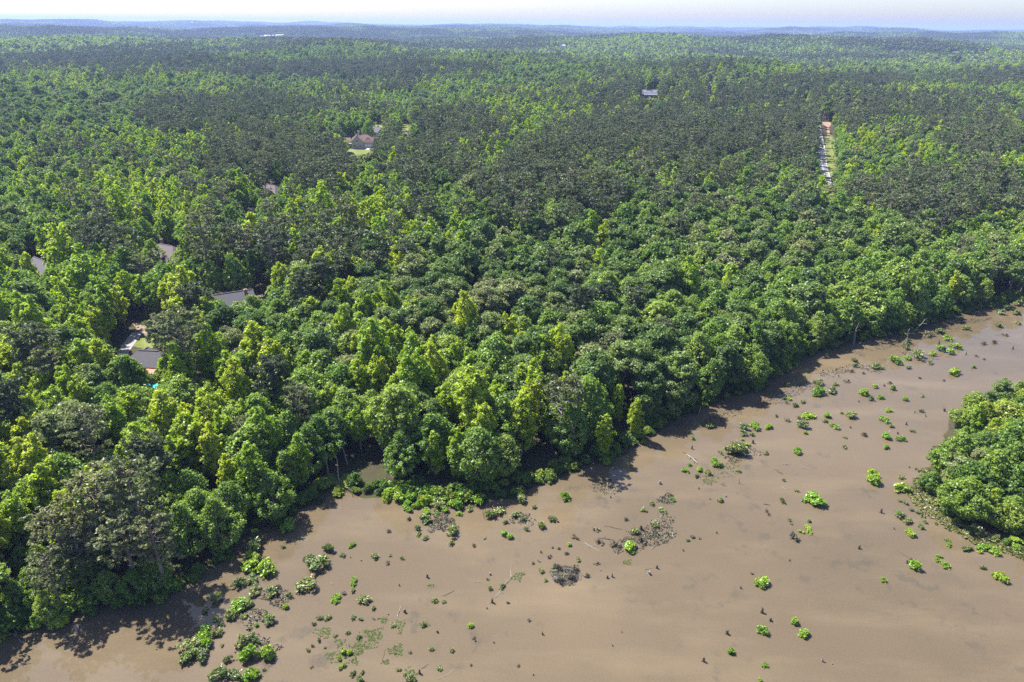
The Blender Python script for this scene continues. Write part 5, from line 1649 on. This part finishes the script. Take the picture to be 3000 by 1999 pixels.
flat_cover('marsh_grass', [c9(1590, 320, 120, 90, 620, .6), c9(1620, 430, 90, 60, 340, .6), c9(1760, 520, 130, 46, 560, .62), c9(1880, 600, 120, 44, 480, .5), c9(2020, 650, 120, 34, 380, .5), c9(2160, 700, 110, 30, 320, .5), c9(1680, 220, 120, 44, 380, .2), c9(1600, 250, 60, 60, 220), c9(1470, 310, 60, 30, 110)],
    'reed', 'pale yellow-green marsh grass matted along the bank peninsula', .34, .02, .28, .55, 1.9)
flat_cover('marsh_litter', [c8(660, 520, 90, 66, 640), c8(1970, 640, 180, 70, 520, -.2), c8(2090, 560, 110, 90, 420, -.4), c8(2135, 370, 56, 36, 240), c8(1470, 865, 84, 64, 360), c8(1180, 500, 90, 40, 200), c8(1740, 290, 80, 50, 180), c9(340, 90, 80, 36, 220), c7(1800, 1010, 110, 60, 300, .4), c7(1640, 1120, 110, 70, 260, .5), c7(1690, 1330, 130, 70, 260), c6(1000, 870, 130, 30, 220, -.2), c6(760, 985, 120, 40, 220, -.3), c6(1360, 700, 130, 24, 200, -.2), c6(600, 1060, 140, 40, 220, -.3), c6(1700, 610, 150, 20, 180, -.15), c6(1900, 540, 120, 16, 150, -.1), c6(250, 1170, 130, 40, 200, -.4), c6(420, 1400, 90, 40, 160), c6(1230, 850, 110, 24, 160, .2), c6(1550, 770, 130, 22, 160, .15)],
    'twig', 'grey-brown mats of rotting stalks and litter in the shallows', .20, .01, .12, .5, 2.6)

# ------------------------------------------------------------------ driftwood, stakes, stumps, snags
def tangle(seed, n, ln, r, mat='dead_wood'):
    rng = np.random.default_rng(seed); g = Geo()
    p = np.array([-ln / 2, 0, 0.0]); pts = [p]
    for i in range(4):
        pts.append(pts[-1] + np.array([ln / 4, rng.normal() * ln * .03, rng.normal() * ln * .012 + .01]))
    g.tube(pts, [r, r * .95, r * .8, r * .62, r * .35], 7)
    for i in range(n):
        q = pts[1 + i % 3] + 0
        a = rng.choice([-1, 1]) * rng.uniform(.6, 1.3)
        l2 = ln * rng.uniform(.12, .3)
        g.tube([q, q + np.array([math.cos(a) * l2 * .6, math.sin(a) * l2 * .6, l2 * .15]), q + np.array([math.cos(a) * l2, math.sin(a) * l2, l2 * rng.uniform(.1, .5)])], [r * .5, r * .35, r * .12], 5)
    return g
LOGS = [(C8, 1690, 620, 1800, 642, .12, 2), (C8, 1595, 655, 1690, 712, .13, 2), (C8, 2035, 522, 2110, 475, .20, 1), (C8, 1725, 542, 1850, 570, .10, 1), (C8, 1010, 1015, 1110, 880, .10, 3), (C8, 1115, 880, 1120, 800, .10, 1),
        (C8, 665, 1005, 745, 970, .08, 0), (C8, 875, 913, 912, 912, .10, 2), (C8, 370, 1140, 385, 1060, .10, 0), (C8, 525, 1480, 580, 1448, .09, 2), (C8, 640, 1550, 760, 1460, .07, 1), (C8, 1160, 570, 1240, 545, .08, 1), (C8, 265, 1420, 290, 1350, .06, 0), (C8, 1660, 665, 1700, 672, .09, 0), (C8, 2030, 700, 2085, 660, .08, 1),
        (C8, 1990, 830, 2070, 815, .07, 0), (C9, 25, 75, 98, 135, .26, 3), (C9, 650, 140, 705, 142, .11, 2), (C9, 600, 170, 655, 208, .12, 3), (C9, 775, 160, 820, 172, .12, 2), (C9, 645, 285, 680, 302, .10, 2), (C9, 530, 400, 575, 408, .12, 1), (C9, 565, 1150, 612, 1188, .06, 1), (C9, 735, 205, 758, 205, .10, 1),
        (C6, 1080, 712, 1210, 772, .22, 3), (C6, 1335, 1290, 1365, 1245, .12, 2), (C6, 1205, 840, 1280, 862, .12, 1), (C6, 20, 1210, 180, 1215, .2, 3), (C7, 2170, 915, 2190, 935, .08, 1), (C7, 90, 1250, 150, 1320, .15, 1), (C6, 0, 1400, 100, 1470, .2, 2)]
for i, (off, a, b, c, d, r, n) in enumerate(LOGS):
    x0, y0 = on_plane(*crop(off, a, b)); x1, y1 = on_plane(*crop(off, c, d))
    ln = math.hypot(x1 - x0, y1 - y0)
    o = link('driftwood_log', tangle(700 + i, n, ln, r * .72).mesh('driftwood_log', [M['dead_wood' if i % 3 else 'dark_wood']]), ((x0 + x1) / 2, (y0 + y1) / 2, max(hz1((x0 + x1) / 2, (y0 + y1) / 2), 0) + r * .35), math.atan2(y1 - y0, x1 - x0))
    tag(o, None, 'log', 'fallen branches lying in the shallows')
    name_later(o, 'grey fallen branch', (x0 + x1) / 2, (y0 + y1) / 2, 0, True)

def stump_mesh(seed):
    rng = np.random.default_rng(seed); g = Geo()
    h = rng.uniform(.35, .8)
    g.tube([(0, 0, -.4), (rng.normal() * .04, rng.normal() * .04, h * .5), (rng.normal() * .08, rng.normal() * .08, h)], [.26, .20, .15], 7)
    for k in range(3):
        a = rng.uniform(0, 6.28); g.tube([(math.cos(a) * .1, math.sin(a) * .1, h * .8), (math.cos(a) * .16, math.sin(a) * .16, h * rng.uniform(1.05, 1.4))], [.06, .015], 4)
    for k in range(3):
        a = k * 2.1 + rng.uniform(0, 1); g.tube([(math.cos(a) * .1, math.sin(a) * .1, .12), (math.cos(a) * .55, math.sin(a) * .55, -.1)], [.09, .04], 4)
    return g
STM = [stump_mesh(760 + i).mesh('stump', [M['dark_wood']]) for i in range(4)] + [stump_mesh(770 + i).mesh('stump', [M['dead_wood']]) for i in range(2)]
for off, lst in ((C8, [(990, 1045, 20), (1745, 885, 18), (2070, 820, 18), (2020, 860, 24), (130, 770, 12), (60, 750, 9), (380, 935, 10), (415, 1110, 22), (515, 1510, 20), (630, 1240, 16), (1320, 1255, 14), (1000, 1310, 12), (565, 880, 18), (1310, 718, 12), (1775, 875, 16), (880, 1300, 12), (310, 1125, 10), (1780, 1330, 9), (1840, 1240, 9), (1260, 1520, 12), (2090, 265, 22), (1765, 355, 14), (1700, 835, 10), (1965, 565, 26), (975, 862, 18), (1100, 1050, 12), (955, 1085, 10), (460, 1170, 9)]),
                 (C9, [(1155, 690, 22), (1470, 785, 18), (222, 590, 12), (105, 300, 12), (180, 368, 12), (280, 350, 16), (915, 1430, 16), (978, 1450, 10), (290, 1250, 26), (380, 950, 16), (1385, 562, 12), (1300, 455, 20), (520, 1110, 26), (1485, 160, 10), (700, 770, 12), (3, 705, 12), (1575, 190, 14), (575, 1165, 24), (135, 1430, 22)]),
                 (C6, [(1155, 1070, 12), (1410, 1280, 14), (1100, 1240, 14), (1520, 1140, 12), (1020, 905, 12), (60, 1378, 14), (1580, 650, 14), (1465, 1220, 14), (1590, 1165, 12), (1715, 1130, 18), (1680, 690, 14), (1320, 965, 14), (460, 1340, 20), (1855, 760, 14), (2165, 725, 12)])):
    for a, b, w in lst:
        u, v = crop(off, a, b); x, y = on_plane(u, v)
        dep = float(project([x], [y], [0])[2][0]); s = w * Q * dep / FPX / .55
        o = link('stump', STM[int(RNG.integers(0, 6))], (x, y, max(hz1(x, y), 0) - .02), RNG.uniform(0, 6.28), (s, s, s * RNG.uniform(.8, 1.3)))
        tag(o, None, 'stump', 'drowned stumps showing above the water')
        name_later(o, 'small drowned stump', x, y, 0, True)

def snag(name, base, top_px, r, label, seed, branches=3, mat='dead_wood', cat='dead tree', h=None):
    """a dead trunk from a photo pixel on the ground up to a photo pixel of its tip"""
    x, y, z = ground(*base)
    d = ray(*top_px)
    # tip stands above the foot: where the tip ray passes nearest to the vertical through the foot
    t = (x * d[0] + y * d[1]) / (d[0] ** 2 + d[1] ** 2)
    tx, ty, tz = d[0] * t, d[1] * t, CAM_Z + d[2] * t
    rng = np.random.default_rng(seed)
    o = root_at(name, x, y, z, 0, label, cat)
    L = np.array([tx - x, ty - y, tz - z])
    g = Geo(); pts = [np.array([0, 0, -.5])] + [L * k + rng.normal(size=3) * .12 * np.array([1, 1, 0]) * (k < 1) for k in (.3, .6, .85, 1.0)]
    g.tube(pts, [r * 1.2, r, r * .8, r * .6, r * .3], 7)
    part('trunk', g, [M[mat]], o)
    for i in range(branches):
        k = rng.uniform(.4, .95); a = rng.uniform(0, 6.28); l2 = np.linalg.norm(L) * rng.uniform(.08, .24)
        s = L * k; g = Geo()
        e = s + np.array([math.cos(a) * l2, math.sin(a) * l2, l2 * rng.uniform(.1, .6)])
        m = (s + e) / 2 + np.array([0, 0, l2 * .12])
        g.tube([s, m, e], [r * .45, r * .3, r * .08], 5)
        for q in range(3):
            b2 = s + (e - s) * rng.uniform(.4, .95); a2 = a + rng.uniform(-1.2, 1.2)
            g.tube([b2, b2 + np.array([math.cos(a2), math.sin(a2), .4]) * l2 * .4], [r * .18, r * .05], 4, cap=False)
        part('branch', g, [M[mat]], o)
    return o
def c(off, a, b): return crop(off, a, b)
snag('dead_tree', c(C6, 520, 958), c(C6, 562, 788), .20, 'tallest bare white snag leaning at the wooded waterline', 1, 0)
snag('dead_tree', c(C6, 1115, 705), c(C6, 1157, 550), .22, 'bare broken snag before dark trees, middle of the three shore snags', 2, 1)
snag('dead_tree', c(C6, 1458, 700), c(C6, 1492, 588), .20, 'farthest white shore snag rising from an olive tuft', 3, 2)
snag('dead_tree', c(C6, 1510, 612), c(C6, 1602, 522), .18, 'crooked dead tree leaning right over the water from the bank', 4, 4)
snag('dead_tree', c(C6, 105, 1150), c(C6, 120, 1098), .18, 'short broken snag at the shaded waterline', 5, 0)
snag('dead_tree', c(C6, 972, 640), c(C6, 992, 560), .15, 'thin dead stem against the dark shore trees', 6, 1)
snag('dead_tree', c(C6, 345, 770), c(C6, 352, 570), .28, 'skeletal grey pine with bare whorled branches above the bank', 7, 20)
snag('dead_tree', c(C9, 362, 290), c(C9, 377, 228), .07, 'lone upright stake standing in open water', 8, 1, 'dark_wood')
snag('dead_tree', c(C8, 45, 140), c(C8, -12, -20), .17, 'slender white trunk leaning in the grassy bank gap', 9, 1)
snag('dead_tree', c(C7, 2232, 268), c(C7, 2205, 90), .16, 'slim pale trunk at the rear of the bank gap', 10, 1)
snag('dead_tree', c(C7, 2155, 215), c(C7, 2135, 60), .16, 'second slim pale trunk in the bank gap', 11, 1)
snag('dead_tree', c(C7, 1720, 215), c(C7, 1690, 90), .18, 'grey leaning trunk in the shade left of the bank gap', 12, 1)
snag('dead_tree', c(C7, 560, 960), c(C7, 470, 560), .34, 'big broken pine trunk with bare top among the bottom-left pines', 13, 14)
snag('dead_tree', c(C7, 870, 880), c(C7, 850, 730), .22, 'short splintered trunk under the bottom-left pines', 14, 6)
snag('dead_tree', c(C7, 130, 1290), c(C7, 95, 1220), .12, 'bare dark stick leaning at the bottom-left shore', 15, 1, 'dark_wood')
x, y, z = at_px(*c(C4, 320, 1390), 13)
def bare_crown(px, py, pz, h, w, label, seed, nbr=26):
    rng = np.random.default_rng(seed)
    o = root_at('dead_tree', px, py, pz, 0, label, 'dead tree')
    g = Geo(); g.tube([(0, 0, -.5), (.1, 0, h * .4), (.2, .1, h * .7), (.3, 0, h)], [.32, .26, .18, .05], 7); part('trunk', g, [M['dead_wood']], o)
    for i in range(nbr):
        k = .42 + .55 * i / nbr; a = i * 2.4 + rng.uniform(-.4, .4); l2 = w * .5 * rng.uniform(.6, 1.1) * (1.15 - .6 * (k - .42))
        s = np.array([.2 * k, .05, h * k]); e = s + np.array([math.cos(a) * l2, math.sin(a) * l2, l2 * rng.uniform(.15, .7)])
        g = Geo(); g.tube([s, (s + e) / 2 + np.array([0, 0, -.1 * l2]), e], [.10, .065, .02], 5)
        for q in range(7):
            t = rng.uniform(.35, 1); b2 = s + (e - s) * t; a2 = a + rng.uniform(-1.3, 1.3); l3 = l2 * rng.uniform(.18, .42)
            b3 = b2 + np.array([math.cos(a2), math.sin(a2), rng.uniform(.1, .8)]) * l3
            g.tube([b2, b3], [.038, .012], 3, cap=False)
            for _ in range(2):
                a3 = a2 + rng.uniform(-1, 1); g.tube([b2 + (b3 - b2) * .6, b2 + (b3 - b2) * .6 + np.array([math.cos(a3), math.sin(a3), .5]) * l3 * .5], [.02, .008], 3, cap=False)
        part('branch', g, [M['dead_wood']], o)
    return o
bare_crown(x, y, z, 15.5, 9, 'leafless grey tree among green crowns left of centre, below the pool', 31)
x, y, z = at_px(*c(C5, 1450, 1290), 14)
o = bare_crown(x, y, z, 18.5, 7.5, 'bare-crowned grey pine with pale forked limbs near the bank', 32, 22)
V, F, L, g = pine(77, H=19.5, W=9.0, base=.66, dens=.55)
k = V.reshape(-1, 4, 3).mean(1)[:, 2] > 15.2
part_me = mesh_from('crown', V, F[k], [M['pine']], None, L[k], np.zeros(int(k.sum())))
link('crown', part_me, parent=o)
x, y, z = at_px(*c((700, 520), 10, 10), 8)
x, y, z = at_px(776, 548, 9)
bare_crown(x, y, z, 13, 9, 'grey leafless tree before the screened grey-brown roof', 33, 24)

# low ring of mud and drowned sticks
x, y = on_plane(*crop(C8, 1472, 868))
mo = root_at('debris_mound', x, y, 0, .3, 'low ring-shaped mound of mud and drowned sticks in open water', 'mound')
rg = np.random.default_rng(44); V, F = [], []
for i in range(13):
    for j in range(28):
        a = j / 28 * 6.2832; r = 3.0 * i / 12
        V.append((math.cos(a) * r, math.sin(a) * r * .9, .16 * math.exp(-((r - 2.0) / .6) ** 2) - .07 + .06 * rg.random() * (i < 12) - .12 * (i == 12)))
for i in range(12):
    for j in range(28):
        F.append((i * 28 + j, (i + 1) * 28 + j, (i + 1) * 28 + (j + 1) % 28, i * 28 + (j + 1) % 28))
M['mud'] = plain('dark_wet_mud', (0.060, 0.052, 0.040), .7, .3, 1.2, spec=.2)
link('mud', mesh_from('mud', V, F, [M['mud']], smooth=True), parent=mo)
g = Geo()
for i in range(150):
    a = rg.uniform(0, 6.28); r = 2.0 + rg.normal() * .5; p = np.array([math.cos(a) * r, math.sin(a) * r * .9, .1 + .08 * rg.random()])
    b2 = a + 1.57 + rg.normal() * .7; l2 = rg.uniform(.25, .9)
    g.tube([p - np.array([math.cos(b2), math.sin(b2), 0]) * l2 / 2, p + np.array([math.cos(b2), math.sin(b2), .12]) * l2 / 2], [.035, .02], 4)
tag(part('sticks', g, [M['dark_wood']], mo), kind='stuff')

# mud spits showing along the waterline
for nm, pts in (('mud_bank', [(850, 1150), (900, 1155), (960, 1168), (1040, 1172), (1090, 1168), (1060, 1182), (1000, 1186), (930, 1178), (870, 1165)]), ('mud_bank', [(1180, 1140), (1230, 1128), (1232, 1140), (1205, 1152), (1180, 1152)]), ('mud_bank', [(2120, 1150), (2150, 1165), (2200, 1215), (2260, 1235), (2240, 1245), (2190, 1225), (2140, 1185)])):
    sheet(nm, [on_plane(a * K, b * K) for a, b in pts], 0.0, M['mud'])
write_labels()
